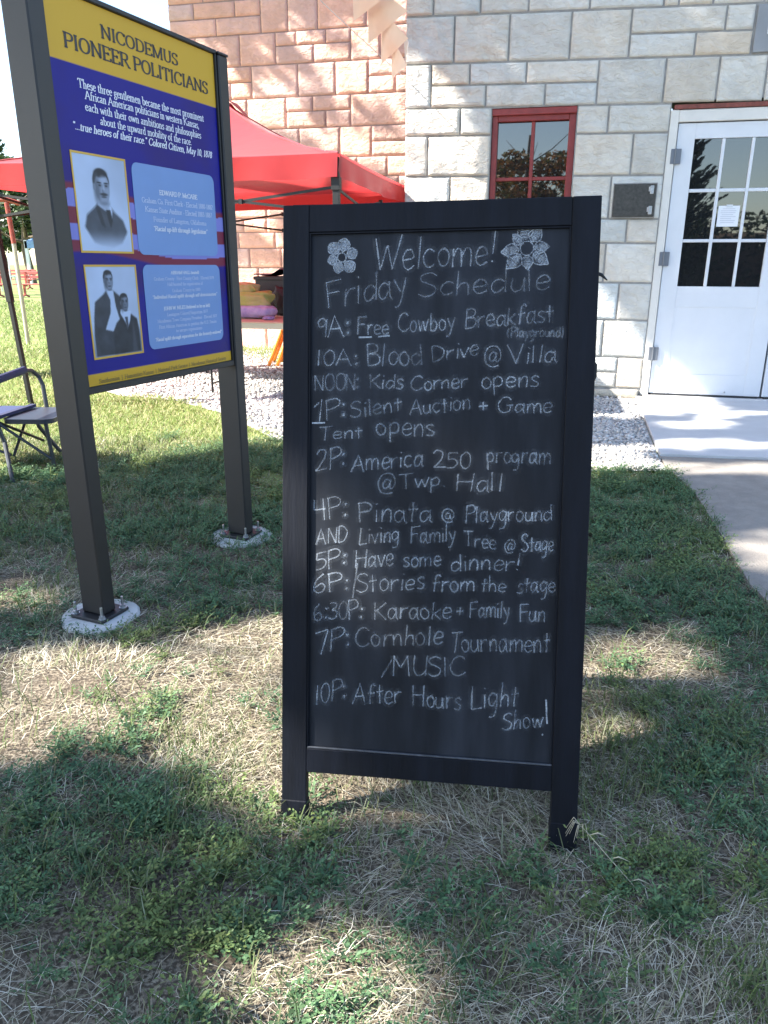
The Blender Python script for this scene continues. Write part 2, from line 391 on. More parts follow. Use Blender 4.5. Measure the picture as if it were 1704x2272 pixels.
# red window
wn = bpy.data.objects.new('window', None); C.objects.link(wn); wn.parent = bld; wn['label'] = 'small red framed window with square panes'
zb = .92
b = MB()
b.box(-1.385, -1.34, .03, .12, zb, 2.2, .004); b.box(-.795, -.742, .03, .12, zb, 2.2, .004)
b.box(-1.34, -.795, .032, .118, 2.115, 2.2, .004); b.box(-1.34, -.795, .032, .118, zb, zb+.05, .004)
b.box(-1.386, -.741, .006, .03, 2.155, 2.203, .004)
b.build('frame', M_red, wn)
b = MB(); b.box(-1.08, -1.052, .05, .1, zb+.05, 2.115, .004)
for z in (1.703, 1.31): b.box(-1.34, -1.08, .052, .098, z-.013, z+.013, .003); b.box(-1.052, -.795, .052, .098, z-.013, z+.013, .003)
b.build('glazing_bar', M_red, wn)
for x0, x1 in ((-1.34, -1.08), (-1.052, -.795)):
    for z0, z1 in ((.97, 1.297), (1.323, 1.69), (1.716, 2.115)):
        b = MB(); b.box(x0, x1, .074, .08, z0, z1); b.build('pane', M_glass, wn)
b = MB(); b.box(-1.42, -.705, -.03, .03, .885, .92, .006); b.build('sill', M_concrete, wn)
# inside darkness
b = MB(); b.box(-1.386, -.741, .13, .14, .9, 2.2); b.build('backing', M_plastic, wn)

# double door
b = MB()
b.box(DL, -.002, -.006, .14, .03, 2.146, .004); b.box(1.728, DR_, -.006, .14, .03, 2.146, .004); b.box(-.002, 1.728, -.004, .14, 2.063, 2.144, .004)
b.build('door_frame', M_cream, bld)
b = MB(); b.box(DL+.02, DR_, -.012, .13, 2.148, 2.178, .003); b.build('lintel_strip', mat('rusty_lintel', (.20, .055, .04), .7, var=.35, vscale=30), bld)
b = MB(); b.box(DL+.02, DR_, -.05, .14, -.02, .034, .004); b.build('threshold', M_concrete, bld)
GX = [(.131, .323), (.347, .530), (.552, .728)]; GZ = [(1.604, 1.947), (1.245, 1.58), (.897, 1.222)]
def door(x0, flip):
    W = .855
    X = (lambda a, b2: (x0+a, x0+b2)) if not flip else (lambda a, b2: (x0+W-b2, x0+W-a))
    d = bpy.data.objects.new('door', None); C.objects.link(d); d.parent = bld
    f0, f1 = .012, .058
    b = MB()
    def bx(a, b2, y0, y1, z0, z1, bev=.002): p = X(a, b2); b.box(p[0], p[1], y0, y1, z0, z1, bev)
    bx(.004, .129, f0, f1, .05, 2.055); bx(.73, W-.003, f0, f1, .05, 2.055)                      # stiles
    bx(.129, .73, f0+.001, f1, 1.949, 2.055); bx(.129, .73, f0+.001, f1, .737, .895); bx(.129, .73, f0+.001, f1, .05, .213)
    bx(.129, .73, f0+.005, f1-.006, .213, .737, 0)                                              # sunk lower panel
    bx(.129, .141, f0+.002, f1-.02, .214, .736, 0); bx(.718, .7295, f0+.002, f1-.02, .214, .736, 0)
    b.build('leaf', M_white, d)
    b = MB()
    for a, c in ((.323, .347), (.530, .552)): bx(a, c, f0+.004, f1-.004, .896, 1.948, .003)
    for z0, z1 in ((1.58, 1.604), (1.222, 1.245)):
        for a, c in GX: bx(a, c, f0+.005, f1-.005, z0, z1, .003)
    b.build('glazing_bar', M_white, d)
    for a, c in GX:
        for z0, z1 in GZ:
            b = MB(); p = X(a, c); b.box(p[0], p[1], .03, .036, z0, z1); b.build('pane', M_glass, d)
    for z in (1.83, 1.1, .37):
        b = MB(); p = X(-.032, .042); b.box(p[0], p[1], .002 if False else -.010, .0115, z-.052, z+.052, .002); q = X(-.006, .008); b.tube([(sum(q)/2, -.012, z-.055), (sum(q)/2, -.012, z+.055)], .007, 8)
        b.build('hinge', mat('hinge_grey', (.16, .175, .20), .45, metal=.4) if 'hinge_grey' not in bpy.data.materials else bpy.data.materials['hinge_grey'], d)
    b = MB(); p = X(.02, W-.02); b.box(p[0], p[1], .006, .05, .036, .05); b.build('bottom_seal', M_plastic, d)
    b = MB(); p = X(.5, W); 
    for a in (.13, .36, .58): b = MB(); q = X(a, a+.012); b.box(q[0], q[1], .004, .0125, .07, .082, .002); b.build('screw', M_zinc, d)
    if flip:
        b = MB(); p = X(.76, .80); b.box(p[0], p[1], -.01, .012, .95, 1.15, .003); q = sum(p)/2; b.tube([(q, -.01, 1.12), (q, -.05, 1.11), (q, -.05, .99), (q, -.01, .98)], .008, 8); b.build('handle', M_zinc, d)
    return d
door(0.0, False); door(.864, True)
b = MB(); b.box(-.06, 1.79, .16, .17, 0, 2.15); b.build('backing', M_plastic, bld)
# bronze letter box set in the stone beside the door
pl = bpy.data.objects.new('wall_box', None); C.objects.link(pl); pl.parent = bld; pl['label'] = 'dark metal box set flush in the stone'
M_box = mat('dark_bronze', (.06, .057, .05), .5, var=.35, vscale=40, metal=.3, bump=.1, bscale=150)
b = MB(); b.box(-.418, -.110, -.030, .0, 1.408, 1.642, .004); b.build('door_plate', M_box, pl)
b = MB(); b.box(-.425, -.103, -.021, .0, 1.400, 1.408, .002); b.box(-.425, -.103, -.021, 0, 1.642, 1.65, .002); b.box(-.425, -.418, -.021, 0, 1.408, 1.642, .002); b.box(-.110, -.103, -.021, 0, 1.408, 1.642, .002); b.build('rim', M_mortar, pl)
for z in (1.60, 1.455):
    b = MB(); b.box(-.155, -.128, -.042, -.030, z-.03, z+.03, .003); b.box(-.165, -.155, -.036, -.030, z-.012, z+.022, .002); b.build('latch', M_zinc, pl)
# grey cast tablet over the door
tb = bpy.data.objects.new('date_tablet', None); C.objects.link(tb); tb.parent = bld
b = MB(); b.box(.442, 1.33, -.016, .0, 2.49, 2.785, .004); b.build('slab', mat('grey_cast_stone', (.27, .285, .30), .85, var=.08, vscale=5, bump=.1, bscale=200), tb)
b = MB(); b.box(.520, .60, -.026, -.016, 2.597, 2.655, .005); b.box(.60, .63, -.026, -.016, 2.56, 2.70, .005); b.build('raised_letter', M_white, tb)

# paper notice taped to the door glass
nb = thing('paper_notice', 'white printed paper notice taped to the middle pane of the white door', 'notice', bw(.36, .027, 1.335), YAW)
b = MB(); b.box(0, .152, 0, .0015, 0, .148); b.build('sheet', mat('paper', (.74, .76, .80), .7), nb)
b = MB()
for i, (a, c) in enumerate(((.03, .12), (.02, .13), (.02, .125), (.03, .11), (.02, .13), (.02, .10), (.02, .13), (.025, .12))): b.box(a, c, -.0012, -.0002, .125-.014*i, .128-.014*i)
b.build('print_line', mat('grey_ink', (.42, .44, .50), .8), nb)
b = MB(); b.box(.055, .10, -.0022, -.0012, .135, .156); b.build('tape', mat('tape', (.6, .62, .65), .3), nb)

# stoop, walk, gravel bed
P2 = lambda s, d: (bw(s, d).x, bw(s, d).y)
flat('stoop', [(1.578, 4.168), (2.155, 4.083), (4.3, 3.60), P2(2.6, -.052), P2(-.10, -.052)], .030, mat('new_concrete', (.52, .52, .52), .85, var=.08, vscale=5, bump=.08, bscale=150), thick=.08)
flat('walkway', [(1.572, 4.160), (1.525, 3.86), (1.49, 3.44), (1.383, 2.93), (1.25, 2.35), (1.20, 1.2), (1.6, -3), (4.2, -3), (4.3, 3.59), (2.15, 4.075)], .018, mat('old_concrete', (.24, .215, .19), .92, col2=(.31, .28, .245), vscale=9, bump=.6, bscale=160), thick=.06)
M_gravelbed = mat('gravel_bed', (.42, .40, .38), .95, col2=(.60, .58, .55), vscale=70, bump=.8, bscale=60, bdist=.02, detail=3)
flat('gravel_bed', [(-.62, 4.50), (.3, 4.1), (1.10, 3.88), (1.518, 3.88), (1.57, 4.17), P2(-.10, -.05), P2(-2.1, -.05), P2(-2.1, 3.04), P2(-5.6, 3.04), (-3.6, 9.9), (-2.9, 7.0), (-2.19, 6.23), (-1.68, 6.02), (-1.17, 5.45)], .006, M_gravelbed)
# ---------------------------------------------------------------- lettering: two stroke alphabets (cap height 10, x-height about 6.3)
HAND = {
'A': (7.5, "0.3,0 3.6,10 7,-.4;1.5,3.8 5.8,3.9"), 'B': (6.5, "1,0 .8,10;~.8,10 3.5,10.2 5,8.8 4.6,6.6 1,5.4;~1,5.4 4.5,5.4 6,3.4 5,.9 1,0"),
'C': (7, "~6.6,8.2 5,9.8 2.6,9.2 .8,6 .8,3 2.4,.6 4.6,.2 6.8,1.8"), 'D': (6.8, "1,0 .8,10;~.8,10 3.6,9.6 6.2,7 6.3,4 4.4,1 1,0"),
'F': (6, "1,0 .6,10;.4,9.9 5.8,10.2;.8,5.6 5,5.9"), 'G': (8.2, "~6.8,8.2 5,10 2.4,9 .9,5.4 1.8,1.4 4.2,.2 6.4,1.6 6.8,4.6;4.6,4.8 7.8,5"),
'I': (3, "1.5,10 1.4,0"), 'H': (7.6, "1,0 .7,10;6.4,0 6.6,10.2;.8,5.4 6.5,5.6"), 'K': (6.5, "1,0 .8,10;6,9.8 1,4.8;1.8,5.4 6.4,0"), 'L': (6, "1.2,10 .8,.2;.8,.2 5.8,.6"),
'M': (8, "0.8,0 1,10;1,10 3.8,4;3.8,4 6.8,10;6.8,10 7.4,0"), 'N': (7, ".8,0 .8,10;.8,10 6,0;6,0 6.4,10"), 'O': (7, "~3.5,10 1.2,8.6 .6,5 1.6,1.2 3.8,0 6,1.6 6.6,5.4 5.6,9 3.4,10"),
'P': (6, "1,-.4 .8,10;~.4,9.8 3.6,10.4 5.6,8.8 4.8,6.2 1,5"), 'S': (6.2, "~5.8,8.8 4,10.2 1.4,9.2 1.2,7 3.2,5.6 5.4,3.8 5,1.2 2.6,0 .4,1.4"), 'T': (6.5, ".2,9.8 6.4,10.2;3.3,10 3,0"),
'U': (6.8, "~.9,10 .8,4 2,.6 4,.2 5.8,2.2;6.2,10 5.9,0"), 'V': (6.6, ".4,10 3.4,0;3.4,0 6.4,10"), 'W': (10, ".4,10 2.8,0;2.8,0 4.8,7.4;4.8,7.4 7,0;7,0 9.6,10.6"),
'a': (5.4, "~4,5 2.7,6 1.1,4.8 .7,2.4 1.5,.5 2.8,.7 3.9,3;4.3,6.4 4.4,1;4.4,1 5.4,-.2"), 'b': (5.2, "1,10 .9,0;~.9,3.6 2.6,5.6 4.5,4.4 4.2,1.2 2.4,0 .9,1"),
'c': (4.8, "~4.4,5.2 2.8,6.2 1,4.6 .8,2 2.2,.2 4.4,1.2"), 'd': (5.6, "~4.4,4.6 2.8,5.8 1,4.2 .9,1.4 2.4,0 4.4,2.2;4.6,10.4 4.9,0"),
'e': (5, "~1,3 4.3,3.7 3.8,5.8 2.2,6.2 .9,4.4 .9,1.6 2.4,.1 4.6,1.2"), 'f': (4.6, "~4.4,9.2 3.2,10.4 2,9 1.8,5 1.6,0;.4,5.4 4,5.8"),
'g': (5.4, "~4.2,5.2 2.6,6.2 .9,4.6 1.2,1.6 2.8,1 4.2,3;~4.5,6 4.5,0 3.6,-3.4 1.2,-3.8"), 'h': (5.2, "1,11 .9,0;~.9,3.2 2.4,5.4 4,4.6 4.3,0"), 'i': (2.2, "1.1,6 1.1,0;1.1,8.4 1.2,8.9"),
'k': (5, "1,10 .9,0;4.4,6.2 1,2.6;1.6,3.2 4.7,0"), 'l': (2.4, "1.2,10.2 1.1,0"), 'm': (8, ".8,6 1,0;~1,3.4 2.2,5.9 3.6,5 3.9,0;~3.9,3.6 5.2,6 6.8,5 7.1,0"), 'n': (5.2, ".8,6 1,0;~1,3.2 2.4,6 4,5.2 4.3,0"),
'o': (5, "~2.6,6.2 1,5 .8,2.2 2.2,.1 4,1 4.4,4 3,6 2.4,6.1"), 'p': (5.2, ".8,6.2 1.1,-3.8;~1,4.6 2.8,6.3 4.5,4.6 3.8,1.4 1.2,.9"), 'r': (4.4, ".9,6.2 1,0;~1,3.4 2.2,5.6 4.2,5.9"),
's': (4.4, "~4,5.4 2.4,6.3 1,5 2,3.5 3.8,2.2 3,.2 .6,.6"), 't': (4.2, "2.1,9 2,0;.3,5.6 4,6"), 'u': (5.2, "~.9,6 .8,2 2,.2 3.8,1.4 4.3,6;4.3,6 4.6,0"), 'v': (4.8, ".5,6 2.4,0;2.4,0 4.5,6.2"),
'w': (7, ".5,6 2,0;2,0 3.4,5;3.4,5 5,0;5,0 6.6,6.2"), 'y': (5.2, ".6,6 2.6,1.4;~4.6,6.2 3.2,.4 2,-3 .4,-3.6"),
'0': (5.6, "~2.8,10 1,8 .6,4.8 1.4,1.2 3,0 4.6,2 5,5.6 4.2,9 2.6,10"), '1': (3, "1.5,10 1.4,0"), '2': (6, "~.6,8 2,10 4.6,9.2 4.4,6 2.4,2.4 .4,.3;.4,.3 5.8,.6"), '3': (5.2, "~.6,9.2 3,10 4.4,8 2,5.6;~2,5.6 4.8,4.4 4.4,1 2.4,0 .4,1"),
'4': (5.6, "1,9.6 .6,4.8;.6,4.8 5.2,5.2;4.4,10 4.6,-.2"), '5': (5.4, "4.9,10 1,9.8;1,9.8 .9,5.8;~.9,5.8 3.6,6 5,3.6 3.4,.6 .6,.2"), '6': (5.4, "~4,10 1.6,7 .6,3 1.6,.2 3.8,.4 4.7,2.8 3.4,4.8 1.2,3"), '7': (5.4, ".4,9.4 5.2,10;5.2,10 2.6,-.6"),
'9': (5, "~4.2,8.4 2.6,10 .9,8.4 1.4,5.8 3.2,5.8 4.2,8.4;4.4,9.4 4.2,0"), ':': (2.4, "~1,6 1.5,6.4 1.3,5.7 1,6;~1,1.2 1.5,1.6 1.3,.9 1,1.2"), '!': (3, "1.9,10.4 1.3,3;1.1,.4 1.2,.9"), '.': (2, ".9,.2 1.1,.6"), '+': (6, "3,7 2.9,.6;.5,3.6 5.5,4"),
'(': (3, "~2.4,10 1,6 1,3 2.2,-1"), ')': (3, "~.6,10 2,6 2,3 .8,-1"),
'@': (9, "~6,6.4 4.4,7 3,5 3.4,2.8 5,2.8 6.1,5;~6.3,6.8 6.2,3 7.4,2.8 8.4,5.2 7.4,8.8 4.6,10 1.6,8.4 .6,4.6 2,1 5,-.2 7.6,.6"), ' ': (3.5, ""),
}
SERIF = {  # strokes; after '|' the places of the small foot and head serifs
'A': (9.4, ".9,.2 4.7,10;4.7,10 8.6,.2;2.4,3.7 7,3.7|.9,0 8.5,0"), 'B': (8, "1.7,.2 1.7,9.8;~1.7,9.8 4.8,9.8 6.6,8.8 6.5,6.4 4.8,5.4 1.7,5.3;~1.7,5.3 5.2,5.2 7.2,3.8 7,1.4 5.2,.3 1.7,.2|1.4,0 1.4,10"),
'C': (8.6, "~7.8,7.6 6.8,9.2 5,9.9 2.8,9.2 1.2,6.6 1.2,3.4 2.8,.8 5.2,.1 7,.9 8,2.6;7.9,7.4 7.9,9.6"), 'D': (9, "1.7,.2 1.7,9.8;~1.7,9.8 4.6,9.7 7.2,8.2 8,5 7.2,1.8 4.6,.3 1.7,.2|1.4,0 1.4,10"),
'E': (7.6, "1.7,.2 1.7,9.8;1.7,9.8 6.8,9.8;6.8,9.8 6.8,8;1.7,5.2 5.2,5.2;5.2,6.3 5.2,4.1;1.7,.2 7,.2;7,.2 7.1,2.2|1.4,0 1.4,10"), 'F': (7, "1.7,.2 1.7,9.8;1.7,9.8 6.6,9.8;6.6,9.8 6.6,8;1.7,5.2 5.2,5.2;5.2,6.3 5.2,4.1|1.7,0 1.4,10"),
'G': (9, "~7.8,7.6 6.8,9.2 5,9.9 2.8,9.2 1.2,6.6 1.2,3.4 2.8,.8 5.2,.1 7.6,1;7.6,.6 7.6,4.2|7.5,4.3"), 'H': (9.6, "1.7,.2 1.7,9.8;7.9,.2 7.9,9.8;1.7,5.1 7.9,5.1|1.7,0 1.7,10 7.9,0 7.9,10"), 'I': (4, "2,.2 2,9.8|2,0 2,10"), 'J': (4.6, "~2.6,9.8 2.6,2 2,-.8 .4,-1.2|2.6,10"),
'K': (9, "1.7,.2 1.7,9.8;7.6,9.8 2,4.6;3.4,6 8,.2|1.7,0 1.7,10 7.6,10 8,0"), 'L': (7.2, "1.7,.2 1.7,9.8;1.7,.2 6.7,.2;6.7,.2 6.8,2.4|1.4,0 1.7,10"), 'M': (11.4, "1.7,.2 1.6,9.8;1.6,9.8 5.6,.4;5.6,.4 9.6,9.8;9.7,9.8 9.7,.2|1.6,0 1.4,10 9.8,10 9.7,0"),
'N': (9.4, "1.6,.2 1.6,9.8;1.6,9.8 7.8,.2;7.8,.2 7.8,9.8|1.6,0 1.2,10 7.8,10"), 'O': (9.4, "~4.7,9.9 2.5,9 1.2,6.6 1.2,3.4 2.5,1 4.7,.1 6.9,1 8.2,3.4 8.2,6.6 6.9,9 4.7,9.9"), 'P': (7.6, "1.7,.2 1.7,9.8;~1.7,9.8 5,9.8 6.8,8.6 6.8,6.4 5,5 1.7,4.8|1.7,0 1.4,10"),
'R': (8.6, "1.7,.2 1.7,9.8;~1.7,9.8 5,9.8 6.6,8.8 6.6,6.6 5,5.2 1.7,5.1;4.4,5.1 7.8,.2|1.7,0 1.4,10 8,0"), 'S': (7, "~5.8,8.2 4.8,9.6 3,9.9 1.4,8.8 1.3,6.9 2.8,5.6 4.8,4.6 6,3 5.6,1 3.8,.1 2,.4 .9,2;5.9,7.6 5.9,9.8;.9,0 .9,2.3"), 'T': (8.2, "4.1,.2 4.1,9.8;.7,9.8 7.5,9.8;.7,9.8 .6,7.8;7.5,9.8 7.6,7.8|4.1,0"),
'U': (9.2, "~1.8,9.8 1.8,3.2 2.8,.8 4.8,.1 6.6,.9 7.5,3.2 7.5,9.8|1.8,10 7.5,10"), 'W': (12.4, ".9,9.8 3.6,.2;3.6,.2 6.2,9.8;6.2,9.8 8.8,.2;8.8,.2 11.4,9.8|1,10 6,10 11.4,10"),
'a': (5.4, "~1,5.2 2.4,6.3 3.8,5.6 3.9,4;3.9,4.6 3.9,.8;~3.9,.8 4.3,.1 5,.4;~3.9,3.6 1.6,2.9 .9,1.4 1.8,.2 3.9,1.4"), 'b': (6, "1.4,.4 1.4,10;~1.4,4.8 2.8,6.2 4.6,5.6 5.4,3.2 4.6,.8 3,.1 1.4,1|1.1,10"), 'c': (5, "~4.5,5.2 3.2,6.2 1.6,5.4 .8,3.2 1.6,.9 3,.1 4.6,1.2"),
'd': (6, "4.4,10 4.4,.6;~4.4,5 3.2,6.2 1.6,5.6 .8,3.2 1.4,.8 2.8,.1 4.4,1.2|4.1,10 4.8,0"), 'e': (5.2, "~.9,3.7 4.5,3.8 4.2,5.4 2.9,6.3 1.5,5.4 .8,3.4 1.5,1 3,.1 4.6,1.2"), 'f': (3.8, "~4.2,9.4 3.2,10.2 2,9.2 1.7,7 1.7,.2;.4,6.1 3.6,6.1|1.7,0"),
'g': (5.4, "~2.6,6.2 1.2,5.4 1.2,3.4 2.6,2.6 4,3.4 4,5.4 2.6,6.2;3.6,5.8 5.2,6.4;~1.8,2.7 1,1.6 2.2,.7 4.4,.3 4.8,-1.4 3,-3 1,-2.4 1,-.8 2.2,.5"), 'h': (6.2, "1.5,.2 1.5,10;~1.5,4.6 2.8,6.1 4.2,5.8 4.7,4 4.7,.2|1.5,0 1.2,10 4.7,0"), 'i': (3, "1.5,.2 1.5,6;1.4,8.2 1.5,9.2|1.5,0 1.2,6"),
'k': (6, "1.5,.2 1.5,10;4.8,6 1.6,2.9;2.4,3.6 5.2,.2|1.5,0 1.2,10 5.2,0 4.8,6.1"), 'l': (3, "1.5,.2 1.5,10|1.5,0 1.2,10"), 'm': (9.4, "1.5,.2 1.5,6;~1.5,4.6 2.8,6.1 4.1,5.8 4.6,4 4.6,.2;~4.6,4.6 5.9,6.1 7.3,5.8 7.8,4 7.8,.2|1.5,0 1.2,6 4.6,0 7.8,0"), 'n': (6.2, "1.5,.2 1.5,6;~1.5,4.6 2.8,6.1 4.2,5.8 4.7,4 4.7,.2|1.5,0 1.2,6 4.7,0"),
'o': (5.8, "~2.9,6.2 1.5,5.4 .8,3.2 1.5,1 2.9,.1 4.3,1 5,3.2 4.3,5.4 2.9,6.2"), 'p': (6, "1.5,-3.6 1.5,6;~1.5,4.8 2.9,6.2 4.6,5.6 5.3,3.2 4.6,.8 3,.1 1.5,1|1.5,-3.7 1.2,6"), 'q': (6, "4.5,-3.6 4.5,6;~4.5,4.8 3.1,6.2 1.4,5.6 .7,3.2 1.4,.8 3,.1 4.5,1|4.5,-3.7"), 'r': (4.4, "1.5,.2 1.5,6;~1.5,4.4 2.6,6 4,5.9|1.5,0 1.2,6"),
's': (4.4, "~3.7,5.4 2.4,6.2 1,5.4 1.2,4 2.8,3 3.8,1.8 3,.2 1.6,.1 .8,1;3.7,5 3.7,6.2"), 't': (3.8, "~1.8,8 1.8,1.2 2.4,.1 3.6,.7;.4,6.1 3.6,6.1"), 'u': (6.2, "~1.4,6 1.4,1.8 2.2,.2 3.6,.5 4.6,1.6;4.6,6 4.6,.4|1.1,6 4.3,6 5,0"), 'v': (5.4, ".7,6 2.7,.2;2.7,.2 4.7,6|.7,6.1 4.7,6.1"), 'w': (8, ".7,6 2.3,.2;2.3,.2 4,6;4,6 5.6,.2;5.6,.2 7.3,6|.7,6.1 7.3,6.1"),
'x': (5.6, ".9,6 4.7,.2;4.7,6 .9,.2|.9,0 4.7,0"), 'y': (5.4, ".7,6 2.8,.4;~4.8,6 2.8,.2 1.8,-2.8 .6,-3|.7,6.1 4.8,6.1"), 'z': (5, ".8,6 4.2,6;4.2,6 .8,.2;.8,.2 4.4,.2"),
'0': (5.6, "~2.8,9.9 1.2,8 .9,5 1.2,2 2.8,.1 4.4,2 4.7,5 4.4,8 2.8,9.9"), '1': (5, "2.6,.2 2.6,9.8;2.6,9.8 1.2,8.8|2.6,0"), '2': (5.6, "~1,7.8 2.4,9.9 4.2,9 4,6.4 .9,.3;.9,.3 4.8,.3"), '3': (5.4, "~1,8.6 2.6,9.9 4,8.4 3.4,6 2,5.4;~2,5.4 4.2,4.6 4.4,1.6 2.6,.1 .8,.8"), '5': (5.4, "4.4,9.8 1.6,9.8;1.6,9.8 1.4,5.6;~1.4,5.6 3.4,6 4.6,3.4 3.2,.4 .8,.6"), '7': (5.2, ".8,9.8 4.6,9.8;4.6,9.8 2,.2"),
'8': (5.6, "~2.8,9.9 1.3,8.6 1.5,6.6 4.2,4.4 4.6,2 2.8,.1 1,2 1.4,4.2 4.1,6.6 4.3,8.6 2.8,9.9"), '9': (5.6, "~4.4,7 3,9.9 1.2,8.6 1.1,6 2.8,4.8 4.4,7 4,3 1.6,.1"), '.': (2.6, "1.2,.2 1.3,1.1"), ',': (2.6, "1.4,1 .9,-1.6"), '"': (4, "1.2,7.6 1.3,10;2.7,7.6 2.8,10"), '-': (3.6, ".6,3.2 3,3.2"), '|': (3, "1.5,-2 1.5,10.5"), '(': (3.4, "~2.8,10 1.3,7 1.2,3 2.6,-1"), ')': (3.4, "~.6,10 2,7 2.1,3 .7,-1"), ' ': (3.2, ""),
}
def smooth_pts(P, k=5):
    P = [np.array(p) for p in P]
    if len(P) < 3: return P
    out = []
    for i in range(len(P)-1):
        a, b, c, d = P[max(i-1, 0)], P[i], P[i+1], P[min(i+2, len(P)-1)]
        for j in range(k):
            t = j/k; out.append(.5*((2*b)+(c-a)*t+(2*a-5*b+4*c-d)*t*t+(3*b-a-3*c+d)*t**3))
    out.append(P[-1]); return out
def glyph(F, ch):
    adv, s = F.get(ch, F.get('o')); sr = ''
    if '|' in s and ch != '|': s, sr = s.split('|')
    st = []
    for q in s.split(';'):
        if not q: continue
        sm = q[0] == '~'; P = [tuple(float(c) for c in p.split(',')) for p in q.lstrip('~').split()]
        st.append(smooth_pts(P) if sm else [np.array(p) for p in P])
    return adv, st, [tuple(float(c) for c in p.split(',')) for p in sr.split()]
def ribbon(b, P, wfn, y, col=None):
    P = np.array(P); n = len(P)
    T = np.zeros_like(P); T[1:-1] = P[2:]-P[:-2]; T[0] = P[1]-P[0]; T[-1] = P[-1]-P[-2]
    ln = np.hypot(T[:, 0], T[:, 1])+1e-9; T /= ln[:, None]
    N = np.stack([-T[:, 1], T[:, 0]], 1); W = np.array([wfn(t) for t in T])[:, None]*.5
    A = P+N*W; B = P-N*W
    v = [(p[0], y, p[1]) for q in zip(A, B) for p in q]
    b.add(v, [(2*i, 2*i+1, 2*i+3, 2*i+2) for i in range(n-1)], col)
def set_type(b, text, x0, x1, z, h, y, thick=.13, thin=.05, slant=0.0, fit=True, serif=True):
    """serif line fitted between x0 and x1, cap height h"""
    adv = sum(glyph(SERIF, c)[0] for c in text); k = h/10; kx = (x1-x0)/adv
    X = 0
    for c in text:
        a, st, sr = glyph(SERIF, c)
        for P in st:
            Q = [np.array([x0+kx*(X+p[0])+slant*p[1]*k, z+k*p[1]]) for p in P]
            dy = lambda t: h*(thin+(thick-thin)*abs(t[1])**1.6)
            ribbon(b, Q, dy, y)
        if serif:
            for sx, sy in sr:
                cx = x0+kx*(X+sx)+slant*sy*k; hw = 1.25*kx
                ribbon(b, [np.array([cx-hw, z+k*sy*.985+k*.12]), np.array([cx+hw, z+k*sy*.985+k*.12])], lambda t: h*thin*1.1, y)
        X += a
# ---------------------------------------------------------------- chalkboard on its A-frame
WB, HB = .5698, 1.1838
Bm = frame((-.2012, 1.22, 0), (.98908, -.14576, .021955), (.0116, .22543, .97419))
cb = thing('chalkboard_sign', 'black wooden a-frame chalkboard with a handwritten Friday schedule', 'chalkboard', Mw=Bm)
def wood(name, args, label=None):
    b = MB(); b.box(*args, .0012); return b.build(name, M_black, cb)
a, cc, dd, ee = .0491, .0492, .153, .1052
wood('side_rail', (0, a, 0, .022, .045, HB)); wood('side_rail', (WB-a, WB, 0, .022, .03, HB))
wood('top_rail', (a+.0001, WB-a-.0001, .0004, .0216, HB-cc, HB-.0003)); wood('bottom_rail', (a+.0001, WB-a-.0001, .0004, .0216, ee, dd))
for x in (0, WB-a):
    b = MB(); b.box(x-.0015, x+a+.0015, -.0015, .024, -.012, .046, .002); b.build('foot', M_black, cb)
# slim bead round the writing surface, worn pale along the lower edge
b = MB(); b.box(a+.001, WB-a-.001, .0015, .0065, dd+.0005, dd+.004, .001); b.build('chalk_ledge', mat('worn_edge', (.06, .064, .072), .5, var=.4, vscale=60), cb)
b = MB(); b.box(a+.0008, a+.003, .0022, .007, dd+.004, HB-cc-.001); b.box(WB-a-.003, WB-a-.0008, .0022, .007, dd+.004, HB-cc-.001); b.box(a+.003, WB-a-.003, .0022, .007, HB-cc-.003, HB-cc-.0008)
b.build('bead', M_black, cb)
def board_mat():
    m = bpy.data.materials.new('blackboard'); m.use_nodes = True; t = m.node_tree; L = t.links.new; p = t.nodes['Principled BSDF']
    p.inputs['Roughness'].default_value = .6; p.inputs['Specular IOR Level'].default_value = .3
    tc = t.nodes.new('ShaderNodeTexCoord')
    def nz(sc, s, d=5):
        mp = t.nodes.new('ShaderNodeMapping'); mp.inputs['Scale'].default_value = sc; L(tc.outputs['Object'], mp.inputs[0])
        n = t.nodes.new('ShaderNodeTexNoise'); n.inputs['Scale'].default_value = s; n.inputs['Detail'].default_value = d; L(mp.outputs[0], n.inputs['Vector']); return n
    n1 = nz((1, 1, .16), 26); n2 = nz((1, 1, .5), 5); n3 = nz((1, 1, 1), 160, 2)
    mu = t.nodes.new('ShaderNodeMath'); mu.operation = 'MULTIPLY'; L(n1.outputs[0], mu.inputs[0]); L(n2.outputs[0], mu.inputs[1])
    mr = t.nodes.new('ShaderNodeMapRange'); mr.inputs['From Min'].default_value = .17; mr.inputs['From Max'].default_value = .44; L(mu.outputs[0], mr.inputs[0])
    mx = t.nodes.new('ShaderNodeMix'); mx.data_type = 'RGBA'; mx.inputs['A'].default_value = (.0036, .0050, .0085, 1); mx.inputs['B'].default_value = (.020, .024, .033, 1); L(mr.outputs[0], mx.inputs['Factor'])
    L(mx.outputs['Result'], p.inputs['Base Color'])
    bp = t.nodes.new('ShaderNodeBump'); bp.inputs['Strength'].default_value = .08; bp.inputs['Distance'].default_value = .002; L(n3.outputs[0], bp.inputs['Height']); L(bp.outputs[0], p.inputs['Normal'])
    return m
b = MB(); b.box(a-.008, WB-a+.008, .008, .014, ee+.01, HB-.01); panel = b.build('writing_panel', board_mat(), cb)
